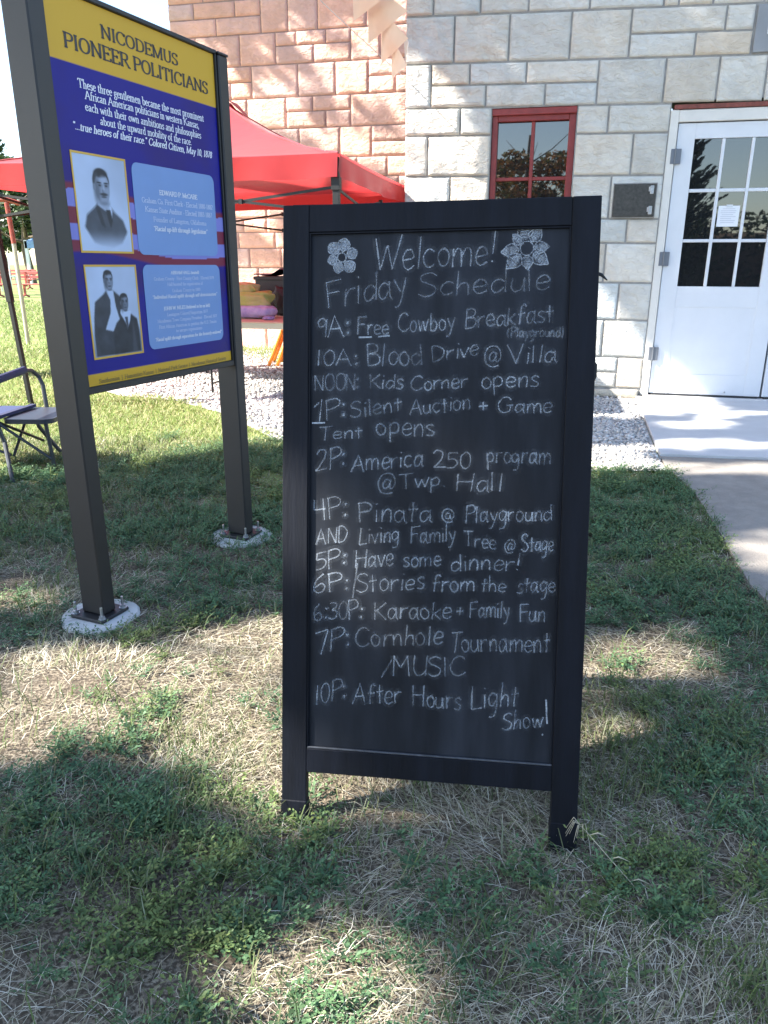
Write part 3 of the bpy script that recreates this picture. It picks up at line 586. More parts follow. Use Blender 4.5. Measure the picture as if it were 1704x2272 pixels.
def chalk_mat():
    m = bpy.data.materials.new('chalk'); m.use_nodes = True; t = m.node_tree; L = t.links.new; p = t.nodes['Principled BSDF']
    p.inputs['Roughness'].default_value = .95; p.inputs['Base Color'].default_value = (.56, .62, .68, 1); p.inputs['Specular IOR Level'].default_value = .1
    at = t.nodes.new('ShaderNodeAttribute'); at.attribute_name = 'Col'; tc = t.nodes.new('ShaderNodeTexCoord')
    n = t.nodes.new('ShaderNodeTexNoise'); n.inputs['Scale'].default_value = 420; n.inputs['Detail'].default_value = 3; L(tc.outputs['Object'], n.inputs['Vector'])
    n2 = t.nodes.new('ShaderNodeTexNoise'); n2.inputs['Scale'].default_value = 45; n2.inputs['Detail'].default_value = 2; L(tc.outputs['Object'], n2.inputs['Vector'])
    s = t.nodes.new('ShaderNodeMath'); s.operation = 'ADD'; L(n.outputs[0], s.inputs[0]); L(n2.outputs[0], s.inputs[1])
    r = t.nodes.new('ShaderNodeMapRange'); r.inputs['From Min'].default_value = .72; r.inputs['From Max'].default_value = 1.2; r.inputs['To Min'].default_value = .24; r.inputs['To Max'].default_value = 1.15; L(s.outputs[0], r.inputs[0])
    mu = t.nodes.new('ShaderNodeMath'); mu.operation = 'MULTIPLY'; mu.use_clamp = True; L(r.outputs[0], mu.inputs[0]); L(at.outputs['Color'], mu.inputs[1])
    tr = t.nodes.new('ShaderNodeBsdfTransparent'); ms = t.nodes.new('ShaderNodeMixShader'); L(mu.outputs[0], ms.inputs[0]); L(tr.outputs[0], ms.inputs[1]); L(p.outputs[0], ms.inputs[2]); L(ms.outputs[0], t.nodes['Material Output'].inputs[0])
    return m
M_chalk = chalk_mat(); YC = .0074
hr = random.Random(5)
def hand(b, text, x0, z0, x1, z1, h, br):
    G = [glyph(HAND, c) for c in text]; adv = sum(g[0] for g in G); k = h/10; kx = (x1-x0)/adv; X = 0
    for g in G:
        jx, jz, js, sl, jb = hr.uniform(-.25, .25), hr.uniform(-.35, .35), hr.uniform(.93, 1.08), hr.uniform(-.06, .08), hr.uniform(.8, 1.15)
        for P in g[1]:
            Q = []
            for p in P:
                u = X+p[0]+jx+sl*p[1]; f = u/adv
                Q.append(np.array([x0+kx*u+hr.uniform(-1, 1)*.00035, z0+(z1-z0)*f+k*(p[1]*js+jz)+hr.uniform(-1, 1)*.00035]))
            R_ = []
            for i in range(len(Q)-1):
                for j in range(3): R_.append(Q[i]+(Q[i+1]-Q[i])*j/3)
            R_.append(Q[-1])
            if len(R_) < 5: R_ = [Q[0]+(Q[-1]-Q[0])*j/5 for j in range(6)]
            v = min(1.0, br*jb*.45); w0 = .0021+hr.uniform(0, .0008)
            pr = hr.uniform(0, 6)
            ribbon(b, R_, lambda t: w0*hr.uniform(.7, 1.3), YC-hr.uniform(0, .0001), (v, v, v))
            if DUST is not None: ribbon(DUST, R_[::2] if len(R_) > 6 else R_, lambda t: w0*5.5, YC+.0004-hr.uniform(0, .0002), (v*.085,)*3)
        X += g[0]
CHALK=[('Welcome!', 0.1662, 1.0648, 0.3939, 1.0731, 0.0547, 0.8), ('Friday', 0.0803, 0.9974, 0.235, 1.0202, 0.0514, 0.65), ('Schedule', 0.2489, 1.0156, 0.4894, 1.026, 0.0413, 0.5), ('9A:', 0.0599, 0.9441, 0.1268, 0.9489, 0.0369, 0.8), ('Free', 0.1378, 0.9497, 0.2006, 0.9508, 0.0289, 0.7), ('Cowboy', 0.2145, 0.9538, 0.3204, 0.9575, 0.0331, 0.7), ('Breakfast', 0.3355, 0.9595, 0.4957, 0.97, 0.034, 0.65), ('(Playground)', 0.4139, 0.9435, 0.5141, 0.944, 0.0177, 0.4), ('10A:', 0.0602, 0.8925, 0.1432, 0.8931, 0.03, 0.8), ('Blood', 0.1559, 0.893, 0.2651, 0.8945, 0.0382, 0.6), ('Drive', 0.2788, 0.9005, 0.3654, 0.9115, 0.0286, 0.7), ('@', 0.3734, 0.8929, 0.4064, 0.8929, 0.036, 0.8), ('Villa', 0.4153, 0.8959, 0.5039, 0.9002, 0.0327, 0.75), ('NOON:', 0.0589, 0.8458, 0.1453, 0.8499, 0.0295, 0.45), ('Kids', 0.1612, 0.85, 0.2287, 0.8518, 0.0271, 0.6), ('Corner', 0.2396, 0.8472, 0.3471, 0.8537, 0.0274, 0.7), ('opens', 0.3684, 0.8523, 0.4745, 0.8557, 0.0324, 0.75), ('1P:', 0.0609, 0.788, 0.122, 0.799, 0.0376, 0.8), ('Silent', 0.1284, 0.7959, 0.2262, 0.8104, 0.0295, 0.5), ('Auction', 0.2389, 0.8031, 0.3527, 0.8139, 0.0282, 0.65), ('+', 0.3665, 0.8109, 0.3861, 0.8117, 0.0243, 0.8), ('Game', 0.3983, 0.8082, 0.4997, 0.809, 0.0277, 0.7), ('Tent', 0.0676, 0.7535, 0.1543, 0.7609, 0.0245, 0.7), ('opens', 0.1765, 0.7659, 0.2894, 0.7643, 0.0347, 0.7), ('2P:', 0.0614, 0.6948, 0.1213, 0.7061, 0.0365, 0.65), ('America', 0.1295, 0.6955, 0.2671, 0.7088, 0.0339, 0.7), ('250', 0.2843, 0.707, 0.3554, 0.7053, 0.03, 0.6), ('program', 0.3826, 0.7166, 0.4999, 0.7169, 0.032, 0.6), ('@', 0.1796, 0.6562, 0.2162, 0.6571, 0.0353, 0.6), ('Twp.', 0.2224, 0.6651, 0.3099, 0.6724, 0.0288, 0.6), ('Hall', 0.3256, 0.6644, 0.4145, 0.665, 0.0328, 0.7), ('4P:', 0.0587, 0.6018, 0.1271, 0.6086, 0.0411, 0.65), ('Pinata', 0.145, 0.6021, 0.2864, 0.6038, 0.038, 0.65), ('@', 0.3036, 0.6059, 0.3285, 0.6066, 0.0245, 0.6), ('Playground', 0.3456, 0.6056, 0.5064, 0.6141, 0.0304, 0.7), ('AND', 0.064, 0.5535, 0.1244, 0.563, 0.0297, 0.55), ('Living', 0.1455, 0.5579, 0.2256, 0.5671, 0.031, 0.6), ('Family', 0.2447, 0.563, 0.3324, 0.5707, 0.0307, 0.5), ('Tree', 0.345, 0.5633, 0.4068, 0.5576, 0.0273, 0.7), ('@', 0.4193, 0.5518, 0.4406, 0.5526, 0.0237, 0.7), ('Stage', 0.4511, 0.5561, 0.5099, 0.5575, 0.0295, 0.75), ('5P:', 0.061, 0.5047, 0.1248, 0.5185, 0.0318, 0.7), ('Have', 0.1395, 0.5126, 0.2152, 0.5204, 0.0341, 0.7), ('some', 0.2312, 0.5178, 0.3054, 0.5233, 0.0287, 0.65), ('dinner!', 0.3212, 0.515, 0.4522, 0.5202, 0.0306, 0.75), ('6P:', 0.0579, 0.4604, 0.1302, 0.4701, 0.0346, 0.7), ('Stories', 0.1417, 0.4658, 0.2748, 0.478, 0.0342, 0.7), ('from', 0.2859, 0.4737, 0.3704, 0.4787, 0.0309, 0.65), ('the', 0.3782, 0.4778, 0.4275, 0.4784, 0.0259, 0.6), ('stage', 0.4444, 0.4769, 0.5155, 0.4838, 0.0307, 0.7), ('6:30P:', 0.0596, 0.4078, 0.1581, 0.416, 0.0345, 0.65), ('Karaoke', 0.1766, 0.4153, 0.3265, 0.4227, 0.0343, 0.65), ('+', 0.3328, 0.4287, 0.3506, 0.4295, 0.0243, 0.6), ('Family', 0.3588, 0.426, 0.4354, 0.4311, 0.0309, 0.55), ('Fun', 0.4499, 0.4239, 0.5001, 0.4265, 0.0335, 0.6), ('7P:', 0.0618, 0.3412, 0.1334, 0.3599, 0.0411, 0.75), ('Cornhole', 0.1419, 0.3593, 0.3113, 0.3737, 0.0366, 0.5), ('Tournament', 0.323, 0.3594, 0.5099, 0.3699, 0.0384, 0.55), ('MUSIC', 0.215, 0.3058, 0.3566, 0.3162, 0.0366, 0.6), ('10P:', 0.0624, 0.2393, 0.1259, 0.2573, 0.0403, 0.65), ('After', 0.138, 0.2461, 0.2359, 0.2544, 0.0386, 0.65), ('Hours', 0.2543, 0.2505, 0.3485, 0.2484, 0.0381, 0.65), ('Light', 0.3647, 0.2512, 0.4548, 0.2623, 0.0429, 0.75), ('Show', 0.4257, 0.215, 0.5021, 0.2263, 0.0315, 0.75)]
LINES=[(0.1426, 0.9451, 0.1678, 0.9456, 0.7), (0.1788, 0.9464, 0.2006, 0.9478, 0.7), (0.5051, 0.279, 0.5089, 0.2327, 0.7), (0.5004, 0.2108, 0.5016, 0.2122, 0.7), (0.1949, 0.3029, 0.2145, 0.338, 0.3), (0.1369, 0.4542, 0.1459, 0.5226, 0.3)]
SIGNTX=[('NICODEMUS', 0.2059, 0.5366, 1.6224, 0.0309), ('PIONEER POLITICIANS', 0.0656, 0.6851, 1.5703, 0.0341), ('These three gentlemen became the most prominent', 0.0996, 0.6502, 1.4845, 0.0228), ('African American politicians in western Kansas,', 0.1206, 0.6221, 1.4599, 0.0219), ('each with their own ambitions and philosophies', 0.1169, 0.6296, 1.4316, 0.022), ('about the upward mobility of the race.', 0.1685, 0.5765, 1.4048, 0.0216), ('"...true heroes of their race." Colored Citizen, May 10, 1878', 0.0627, 0.6826, 1.379, 0.0211), ('EDWARD P. McCABE', 0.393, 0.5845, 1.2432, 0.0133), ('Graham Co. First Clerk - Elected 1880-1882', 0.3087, 0.6669, 1.2165, 0.0144), ('Kansas State Auditor - Elected 1883-1887', 0.32, 0.659, 1.191, 0.0149), ('Founder of Langston, Oklahoma', 0.3544, 0.6253, 1.1645, 0.0134), ('"Racial up-lift through legislation"', 0.3505, 0.6267, 1.138, 0.0134), ('ABRAM HALL (seated)', 0.4163, 0.5653, 1.0094, 0.0095), ('Graham County - First County Clerk - Elected 1879', 0.3318, 0.648, 0.9913, 0.0095), ('Hall boosted the organization of', 0.3949, 0.5813, 0.9739, 0.0095), ('Graham County in 1880', 0.4154, 0.5659, 0.9541, 0.0099), ('"Individual Racial uplift through self determination"', 0.3171, 0.66, 0.9365, 0.0099), ('JOHN W. NILES (believed to be on left)', 0.3668, 0.6145, 0.8997, 0.0105), ('Lexington Colored Emporium 1877', 0.381, 0.6002, 0.8808, 0.0099), ('Nicodemus Town Company President - Elected 1877', 0.3315, 0.6512, 0.8625, 0.0098), ('First African American to petition the U.S. Senate', 0.3365, 0.6466, 0.844, 0.01), ('to secure reparations', 0.4188, 0.561, 0.8275, 0.0102), ('"Racial uplift through reparations for the formerly enslaved"', 0.3126, 0.6724, 0.8066, 0.0103), ('Smithsonian  |  Humanities Kansas  |  National Park Service  |  Nicodemus Historical Society', 0.0528, 0.6908, 0.7091, 0.009)]

DUST = MB(); b = MB()
for t_, x0, z0, x1, z1, h, br in CHALK: hand(b, t_, x0, z0, x1, z1, h, br)
LINES += [(.0555, .7865, .0800, .7872, .8), (.0590, .8150, .0680, .8245, .7)]
for x0, z0, x1, z1, br in LINES:
    P = [np.array([x0+(x1-x0)*i/8+hr.uniform(-1, 1)*.0006, z0+(z1-z0)*i/8]) for i in range(9)]; ribbon(b, P, lambda t: .003, YC, (br*.75,)*3)
b.build('chalk_lettering', M_chalk, panel, col=True); DUST.build('chalk_dust', M_chalk, panel, col=True); DUST = None
# two scribbled flowers
def flower(cx, cz, r, n, pointed, ph):
    b = MB()
    for i in range(n):
        a0 = ph+2*PI*i/n; out = []
        rr = r*hr.uniform(.74, 1.12); a0 += hr.uniform(-.12, .12)
        L_ = [(.30, 0), (.5, .17), (.72, .22 if not pointed else .15), (.9, .13 if not pointed else .06), (1.0, 0), (.9, -.13 if not pointed else -.06), (.72, -.22 if not pointed else -.15), (.5, -.17), (.30, 0)]
        Q = smooth_pts([(cx+rr*(p*math.cos(a0)-q*1.5*math.sin(a0)), cz+rr*(p*math.sin(a0)+q*1.5*math.cos(a0))) for p, q in L_], 4)
        ribbon(b, Q, lambda t: .0020, YC, (.42,)*3)
        S_ = []
        for k in range(34):                                     # hatching inside the petal
            u = .36+.56*k/33; q = (.20 if k % 2 else -.20)*math.sin(PI*min(1, max(0, (u-.28)/.74)))*1.35*(.6 if pointed else 1)
            S_.append(np.array([cx+rr*(u*math.cos(a0)-q*math.sin(a0))+hr.uniform(-.0012, .0012), cz+rr*(u*math.sin(a0)+q*math.cos(a0))+hr.uniform(-.0012, .0012)]))
        ribbon(b, S_, lambda t: .0022*hr.uniform(.7, 1.3), YC-.0001, (.32,)*3); ribbon(b, S_, lambda t: .009, YC+.0002, (.10,)*3)
    Q = [np.array([cx+r*.27*math.cos(t)*hr.uniform(.9, 1.05), cz+r*.27*math.sin(t)]) for t in np.linspace(0, 2*PI, 18)]
    ribbon(b, Q, lambda t: .002, YC, (.5,)*3)
    b.build('chalk_flower', M_chalk, panel, col=True)
flower(.1096, 1.0899, .031, 6, False, .3); flower(.4446, 1.0988, .045, 8, True, .1)
# rear frame of the A, hinges and a spreader cord
rl = Matrix.Translation((0, .028, HB-.02)) @ Matrix.Rotation(R(27.5), 4, 'X') @ Matrix.Translation((0, 0, -(HB-.02)))
b = MB()
for x in (0.004, WB-a-.004): b.box(x, x+a, 0, .02, -.05, HB-.02, .003, rl)
b.box(a+.005, WB-a-.005, .001, .019, HB-cc-.02, HB-.021, .003, rl); b.box(a+.005, WB-a-.005, .001, .019, ee, dd, .003, rl); b.box(a, WB-a, .006, .012, ee+.01, HB-.04, 0, rl)
b.build('rear_frame', M_black, cb)
for x in (.09, WB-.13):
    b = MB(); b.box(x, x+.04, .0225, .06, HB-.03, HB-.012, .001); b.tube([(x, .028, HB-.012), (x+.04, .028, HB-.012)], .004, 8); b.build('hinge', M_zinc, cb)
b = MB(); b.tube([(WB-.002, .015, .985+.07), (WB+.006, .014, .982+.07), (WB+.016, .012, .972+.07)], [.0035, .003, .001], 6); b.build('hook', M_tentmetal, cb)
b = MB(); b.tube([(WB-.002, .012, .90), (WB+.002, .012, .895), (WB+.002, .012, .875), (WB-.001, .012, .868)], .0028, 6); b.build('cord_loop', M_tentmetal, cb)

# ---------------------------------------------------------------- printed history sign on two posts
Sm = frame((-.8372, 2.1333, .010), (.39224, .91985, 0), (0, 0, 1))
sg = thing('history_sign', 'tall printed blue and yellow history panel on two dark metal posts', 'sign', Mw=Sm)
WP = .7333
M_post = mat('post_paint', (.013, .013, .015), .5, var=.18, vscale=6, bump=.04, bscale=300, spec=.6)
def post(x0, x1, zt):
    b = MB(); b.box(x0, x1, 0, .086, .014, zt, .004); p = b.build('post', M_post, sg)
    xm = (x0+x1)/2
    b = MB(); b.box(xm-.060, xm+.060, -.022, .105, .002, .0135, .003); b.build('base_plate', M_post, p)
    for dx in (-.045, .045):
        for y in (-.010, .094):
            b = MB(); b.lathe([(.004, .0136), (.004, .050), (.0035, .052)], 10, (xm+dx, y, 0)); b.lathe([(.009, .014), (.009, .024)], 6, (xm+dx, y, 0)); b.lathe([(.012, .0135), (.012, .0155)], 12, (xm+dx, y, 0)); b.build('anchor_bolt', M_zinc, p)
    b = MB(); b.box(x0-.002, x1+.002, -.002, .088, zt+.0005, zt+.008, .002); b.build('cap', M_post, p)
post(-.055, -.001, 1.706); post(WP+.001, WP+.054, 1.697)
b = MB()
b.box(0, WP, .006, .05, 1.6955, 1.708, .002); b.box(0, WP, .006, .05, .684, .7036, .002)
b.box(.0, .0075, .008, .05, .7036, 1.6955, .001); b.box(WP-.0075, WP, .008, .05, .7036, 1.6955, .001)
b.build('panel_frame', M_metal_dark, sg)
b = MB(); b.box(.0078, WP-.0078, .016, .044, .704, 1.695); pnl = b.build('panel', M_metal_dark, sg)
# printed artwork: a fine grid of coloured vertices
def printed(name, x0, x1, z0, z1, y, nx, nz, fn, parent, m):
    xs = np.linspace(x0, x1, nx+1); zs = np.linspace(z0, z1, nz+1); X, Z = np.meshgrid(xs, zs)
    V = np.stack([X, np.full_like(X, y), Z], -1).reshape(-1, 3); i = np.arange(nz)[:, None]*(nx+1)+np.arange(nx)[None, :]
    F = np.stack([i, i+1, i+nx+2, i+nx+1], -1).reshape(-1, 4)
    return fast(name, V, F, m, parent, np.concatenate([fn(X, Z), np.ones(X.shape+(1,))], -1).reshape(-1, 4))
M_print = mat('vinyl_print', (.5, .5, .5), .35, attr='Col', spec=.22)
lin = lambda *c: np.array([((v/255+.055)/1.055)**2.4 if v > 10 else v/255/12.92 for v in c])
lerp = lambda a, b2, f: a+(b2-a)*f[..., None]
sm = lambda e0, e1, x: np.clip((x-e0)/(e1-e0+1e-12), 0, 1)**2*(3-2*np.clip((x-e0)/(e1-e0+1e-12), 0, 1))
def bgart(X, Z):
    c = np.zeros(X.shape+(3,))+lin(30, 34, 142)
    n = fbm(X*5+3, Z*5, 4); c = lerp(c, lin(52, 34, 120), sm(.45, .8, n)*.8)
    c = lerp(c, lin(22, 24, 72), sm(.5, .75, fbm(X*3+11, Z*3.4+5, 3))*sm(1.15, .95, Z)*.9)
    c = lerp(c, lin(70, 60, 120), sm(.2, 0, np.abs(X-.72)*2+np.abs(Z-.76))*.8)
    # waving flag: red and white stripes running across behind the pictures
    wav = Z-.012*np.sin(X*9+.6)+.055*X
    u = (wav-1.05)/.0435; inside = sm(1.06, 1.07, wav)*sm(1.245, 1.235, wav)
    red = (np.floor(u).astype(int) % 2 == 0); st = np.where(red[..., None], lin(180, 62, 62), lin(190, 195, 225))
    c = lerp(c, st, inside*.92)
    c = lerp(c, lin(88, 40, 70), sm(1.07, .98, wav)*sm(.94, 1.05, wav)*.6)
    yel = lin(204, 162, 52); c = c*np.array([.42, .42, .82]); e = (Z > 1.5369) | (Z < .738)
    c[e] = yel*(1+.03*(fbm(X*8, Z*8, 2)-.5))[e][:, None]
    return c
art = printed('printed_art', .0079, WP-.0079, .7042, 1.6948, .0155, 150, 280, bgart, pnl, M_print)
M_ink = mat('black_ink', (.022, .02, .022), .4); M_wht = mat('white_ink', (.72, .76, .86), .4); M_pale = mat('pale_ink', (.60, .68, .86), .4)
M_gold = mat('gold_border', tuple(lin(206, 164, 62)), .35); M_brown = mat('brown_ink', (.16, .12, .045), .5)
bk, bwh, bpale = MB(), MB(), MB(); bft = MB()
for i, (t_, x0, x1, z, h) in enumerate(SIGNTX):
    yy = .0146
    if i < 2: set_type(bk, t_, x0, x1, z, h, yy, .25, .10)
    elif i < 6: set_type(bwh, t_, x0, x1, z, h*.92, yy, .17, .085)
    elif i == 6: set_type(bwh, t_, x0, x1, z, h*.92, yy, .20, .10, .22)
    elif i == len(SIGNTX)-1: set_type(bft, t_, x0, x1, z, .0125, yy, .15, .07)
    else:
        bold = t_.isupper() or t_.startswith(('"', 'ED', 'AB', 'JO')); set_type(bwh if bold else bpale, t_, x0, x1, z, h, .0134, .22 if bold else .15, .12 if bold else .08, .2 if t_[0] == '"' else 0)
bk.build('title_lettering', M_ink, pnl); bwh.build('white_lettering', M_wht, pnl); bpale.build('caption_lettering', M_pale, pnl); bft.build('footer_lettering', M_brown, pnl)
def rrect(x0, x1, z0, z1, r, n=8):
    P = []
    for cx, cz, a0 in ((x1-r, z0+r, -90), (x1-r, z1-r, 0), (x0+r, z1-r, 90), (x0+r, z0+r, 180)):
        for k in range(n+1): t = R(a0+90*k/n); P.append((cx+r*math.cos(t), cz+r*math.sin(t)))
    return P
M_cap = mat('caption_blue', tuple(lin(104, 142, 198)), .35, var=.06, vscale=5)
for x0, x1, z0, z1 in ((.277, .683, 1.067, 1.324), (.285, .6845, .783, 1.038)):
    b = MB(); b.poly(rrect(x0, x1, z0, z1, .024), .0142, .0008); b.build('caption_box', M_cap, pnl)
# the two old portrait photographs, generic sitters in suits
def ell(X, Z, cx, cz, rx, rz, soft=.12, rot=0):
    dx, dz = X-cx, Z-cz; c, s = math.cos(rot), math.sin(rot); u = (dx*c+dz*s)/rx; v = (dz*c-dx*s)/rz
    return sm(1+soft, 1-soft, np.sqrt(u*u+v*v))
def polysoft(X, Z, P, e=.018):
    s = np.zeros(X.shape)
    for dx, dz in ((0, 0), (e, 0), (-e, 0), (0, e), (0, -e)): s += inpoly(X+dx, Z+dz, P)
    return s/5
def head(g, U, V, cx, cz, r, skin, must=False):
    k = lambda c, f: g+(c-g)*f
    g = k(.13, ell(U, V, cx-r*.04, cz+r*.34, r*.80, r*.82, .10))                      # hair
    g = k(skin*.95, ell(U, V, cx+r*.05, cz-r*.10, r*.70, r*1.02, .10))                # face
    g = k(skin*.95, ell(U, V, cx+r*.08, cz-r*.62, r*.50, r*.56, .12))                 # jaw
    g = k(.15, ell(U, V, cx-r*.02, cz+r*.86, r*.62, r*.30, .30))
    g = k(skin*.55, ell(U, V, cx-r*.50, cz-r*.25, r*.30, r*.85, .7)*.85)           # shaded cheek
    g = k(min(1, skin*1.25), ell(U, V, cx+r*.18, cz+r*.42, r*.34, r*.26, .7)*.7)  # forehead light
    for s_ in (-1, 1):
        g = k(skin*.62, ell(U, V, cx+r*.10+s_*r*.32, cz+r*.10, r*.24, r*.15, .6)*.8); g = k(.14, ell(U, V, cx+r*.12+s_*r*.31, cz+r*.08, r*.12, r*.055, .5)*.85); g = k(.10, ell(U, V, cx+r*.10+s_*r*.34, cz+r*.25, r*.22, r*.05, .5)*.8)
    g = k(skin*.6, ell(U, V, cx+r*.12, cz-r*.28, r*.13, r*.11, .6)*.8); g = k(min(1, skin*1.2), ell(U, V, cx+r*.18, cz-r*.08, r*.07, r*.24, .7)*.7)
    if must: g = k(.14, ell(U, V, cx+r*.14, cz-r*.49, r*.36, r*.10, .5)*.9)
    g = k(.2, ell(U, V, cx+r*.12, cz-r*.66, r*.26, r*.07, .5)*.8); g = k(skin*.7, ell(U, V, cx+r*.1, cz-r*1.08, r*.4, r*.12, .7)*.7)
    g = k(skin*.75, ell(U, V, cx-r*.72, cz-r*.06, r*.13, r*.24, .3))              # ear
    return g
def tone(g): return np.stack([g*.86, g*.92, g], -1)**1.6*np.array([.74, .80, .95])
def portrait1(X, Z):
    U = (X-.048)/(.2485-.048); V = (Z-1.0765)/(1.3195-1.0765)*1.21
    g = .83+.08*fbm(U*3, V*3, 3)-.12*sm(.3, .9, U)*sm(.3, 1, V)
    k = lambda c, f: g+(c-g)*f
    suit = polysoft(U, V, [(.10, .30), (.16, .46), (.34, .58), (.44, .66), (.62, .60), (.70, .52), (.86, .42), (.93, .26), (.80, .10), (.62, .04), (.40, .06), (.25, .10)], .02)
    g = k(.22+.08*fbm(U*7, V*7, 3), suit*sm(-.02, .30, V)); g = k(.14, polysoft(U, V, [(.34, .57), (.42, .34), (.50, .30), (.40, .62)], .015)*.7)
    g = k(.90, polysoft(U, V, [(.38, .60), (.40, .70), (.64, .62), (.66, .52), (.62, .38), (.55, .52)], .014)); g = k(.16, polysoft(U, V, [(.53, .55), (.62, .55), (.65, .40), (.60, .30), (.56, .42)], .012))
    g = k(.5, ell(U, V, .53, .63, .10, .08, .3)*.6)
    g = head(g, U, V, .50, .84, .20, .62, True)
    return tone(g)
def portrait2(X, Z):
    U = (X-.0525)/(.2475-.0525); V = (Z-.785)/(1.030-.785)*1.26
    g = .74+.10*fbm(U*3+4, V*3, 3)+.08*sm(.6, .2, U)-.25*sm(.5, .1, V)
    k = lambda c, f: g+(c-g)*f
    g = k(.16+.10*fbm(U*8, V*8, 3), polysoft(U, V, [(.02, .0), (.02, .30), (.05, .55), (.10, .78), (.28, .88), (.38, .96), (.52, .92), (.64, .84), (.68, .6), (.62, .0)], .014))
    g = k(.86, polysoft(U, V, [(.34, .95), (.40, 1.0), (.50, .92), (.52, .70), (.58, .50), (.42, .34), (.26, .38), (.40, .62), (.42, .80)], .012))
    g = k(.12+.08*fbm(U*8+3, V*8, 3), polysoft(U, V, [(.40, .0), (.42, .34), (.50, .46), (.62, .54), (.70, .62), (.80, .60), (.96, .50), (.99, .3), (.99, 0)], .014))
    g = k(.88, polysoft(U, V, [(.60, .60), (.62, .66), (.84, .62), (.80, .48), (.74, .38), (.68, .48)], .01)); g = k(.25, polysoft(U, V, [(.69, .54), (.76, .54), (.75, .38), (.72, .34)], .01))
    g = k(.25, polysoft(U, V, [(.86, .50), (.80, .0), (.92, .0)], .02)*.8)
    g = head(g, U, V, .42, 1.08, .125, .52); g = head(g, U, V, .71, .755, .115, .42)
    return tone(g)
for x0, x1, z0, z1, fn in ((.0421, .2531, 1.0695, 1.327, portrait1), (.0438, .2551, .7775, 1.038, portrait2)):
    b = MB(); w_ = .0055
    b.box(x0, x1, .0138, .0150, z1-w_, z1); b.box(x0, x1, .0138, .0150, z0, z0+w_); b.box(x0, x0+w_, .0138, .0150, z0+w_, z1-w_); b.box(x1-w_, x1, .0138, .0150, z0+w_, z1-w_)
    b.build('gold_border', M_gold, pnl)
    printed('portrait', x0+w_*.9, x1-w_*.9, z0+w_*.9, z1-w_*.9, .0148, 110, 132, fn, pnl, M_print)
# round concrete footings flush with the grass
for i, (s_, r, lab) in enumerate(((-.028, .118, 'round pale concrete footing under the nearer sign post'), (WP+.027, .125, 'round concrete footing under the farther sign post, half grown over'))):
    c = Sm @ Vector((s_, .043, 0))
    ft = MB()
    ang = np.linspace(0, 2*PI, 49)[:-1]; rad = r*(1+.03*np.sin(ang*3+i)+.015*rng.normal(size=48)); V = []; 
    for k_, z in ((.0, .002), (.94, .001), (1.0, -.006), (1.01, -.06)):
        for a_, q in zip(ang, rad): V.append((q*max(k_, .001)*math.cos(a_), q*max(k_, .001)*math.sin(a_), z))
    F = [(j*48+k, j*48+(k+1) % 48, (j+1)*48+(k+1) % 48, (j+1)*48+k) for j in range(3) for k in range(48)]
    ft.add(V, [f[::-1] for f in F]); o = ft.build('concrete_footing', M_concrete, None, smooth=False); o.location = (c.x, c.y, .0105); tag(o, lab, 'footing', 'sign post footings')
# ---------------------------------------------------------------- red pop-up tent
TW, TD = 2.635, 2.55
tn = thing('canopy_tent', 'red pop-up canopy tent on dark folding frame beside the stone hall', 'tent', Vector((-2.744, 5.742, 0))-SD*.12, YAW)
def fabric(name, col, trans=.35, rough=.38, sheen=.3):
    m = mat(name, col, rough, var=.05, vscale=3, trans=trans, bump=.12, bscale=9, bdist=.02); m.node_tree.nodes['Principled BSDF'].inputs['Sheen Weight'].default_value = sheen; return m
M_redcloth = fabric('red_tent_cloth', (.56, .05, .055), .52, .36)
ZE, ZV, ZP = 1.715, 1.573, 2.27
def roofpt(u, v):
    """u, v in 0..1 over the tent's plan: a sagging pyramid"""
    x, y = u*TW, v*TD; d = max(abs(2*u-1), abs(2*v-1)); rise = (1-d)
    z = ZE+(ZP-ZE)*(rise**1.22)
    z -= .030*math.sin(PI*min(1, d))*(1-abs(abs(2*u-1)-abs(2*v-1)))*0
    t = min(abs(2*u-1), abs(2*v-1)); z -= .05*math.sin(PI*rise)*(1-t)            # slack between the hips
    z -= .020*(1-t*t)*(d > .985)
    z += .016*(float(fbm(np.array(u*5+3*v), np.array(v*5-u*2), 3))-.5)*min(1, (1-d)*6)+.006*math.sin(38*(u if abs(2*v-1) > abs(2*u-1) else v))*(1-rise)*min(1, (1-d)*9)
    return (x, y, z)
b = MB(); b.grid(lambda u, v: roofpt(u, v), 96, 96); b.build('canopy', M_redcloth, tn, smooth=True)
b = MB(); b.lathe([(.10, ZP-.05), (.06, ZP+.0), (.02, ZP+.02)], 12, (TW/2, TD/2, 0)); 
b.grid(lambda u, v: (TW/2+.07+.12*u, TD/2+(v-.5)*.22*(1-u*.6), ZP+.012-.11*u), 4, 4); b.build('vent_cap', M_redcloth, tn, smooth=True)
def val(a, c, off):
    b = MB(); a, c = Vector(a), Vector(c)
    def fn(u, v):
        p = a.lerp(c, u); w_ = math.sin(u*37+off)*.008*v+math.sin(u*11+off)*.010*v
        n = Vector((-(c-a).y, (c-a).x, 0)).normalized()
        return tuple(p+n*w_+Vector((0, 0, ZE-.012*math.sin(PI*u)-(ZE-ZV)*v-.004*math.sin(u*23+off)*v)))
    b.grid(fn, 60, 5); b.build('valance', M_redcloth, tn, smooth=True)
hs = MB()
for sx, sy in ((0, 0), (1, 0), (0, 1), (1, 1)): hs.tube([tuple(Vector(roofpt(sx+(.5-sx)*t/20, sy+(.5-sy)*t/20))+Vector((0, 0, .002))) for t in range(21)], .007, 5)
hs.build('seam', fabric('red_seam', (.36, .03, .04), .2), tn)
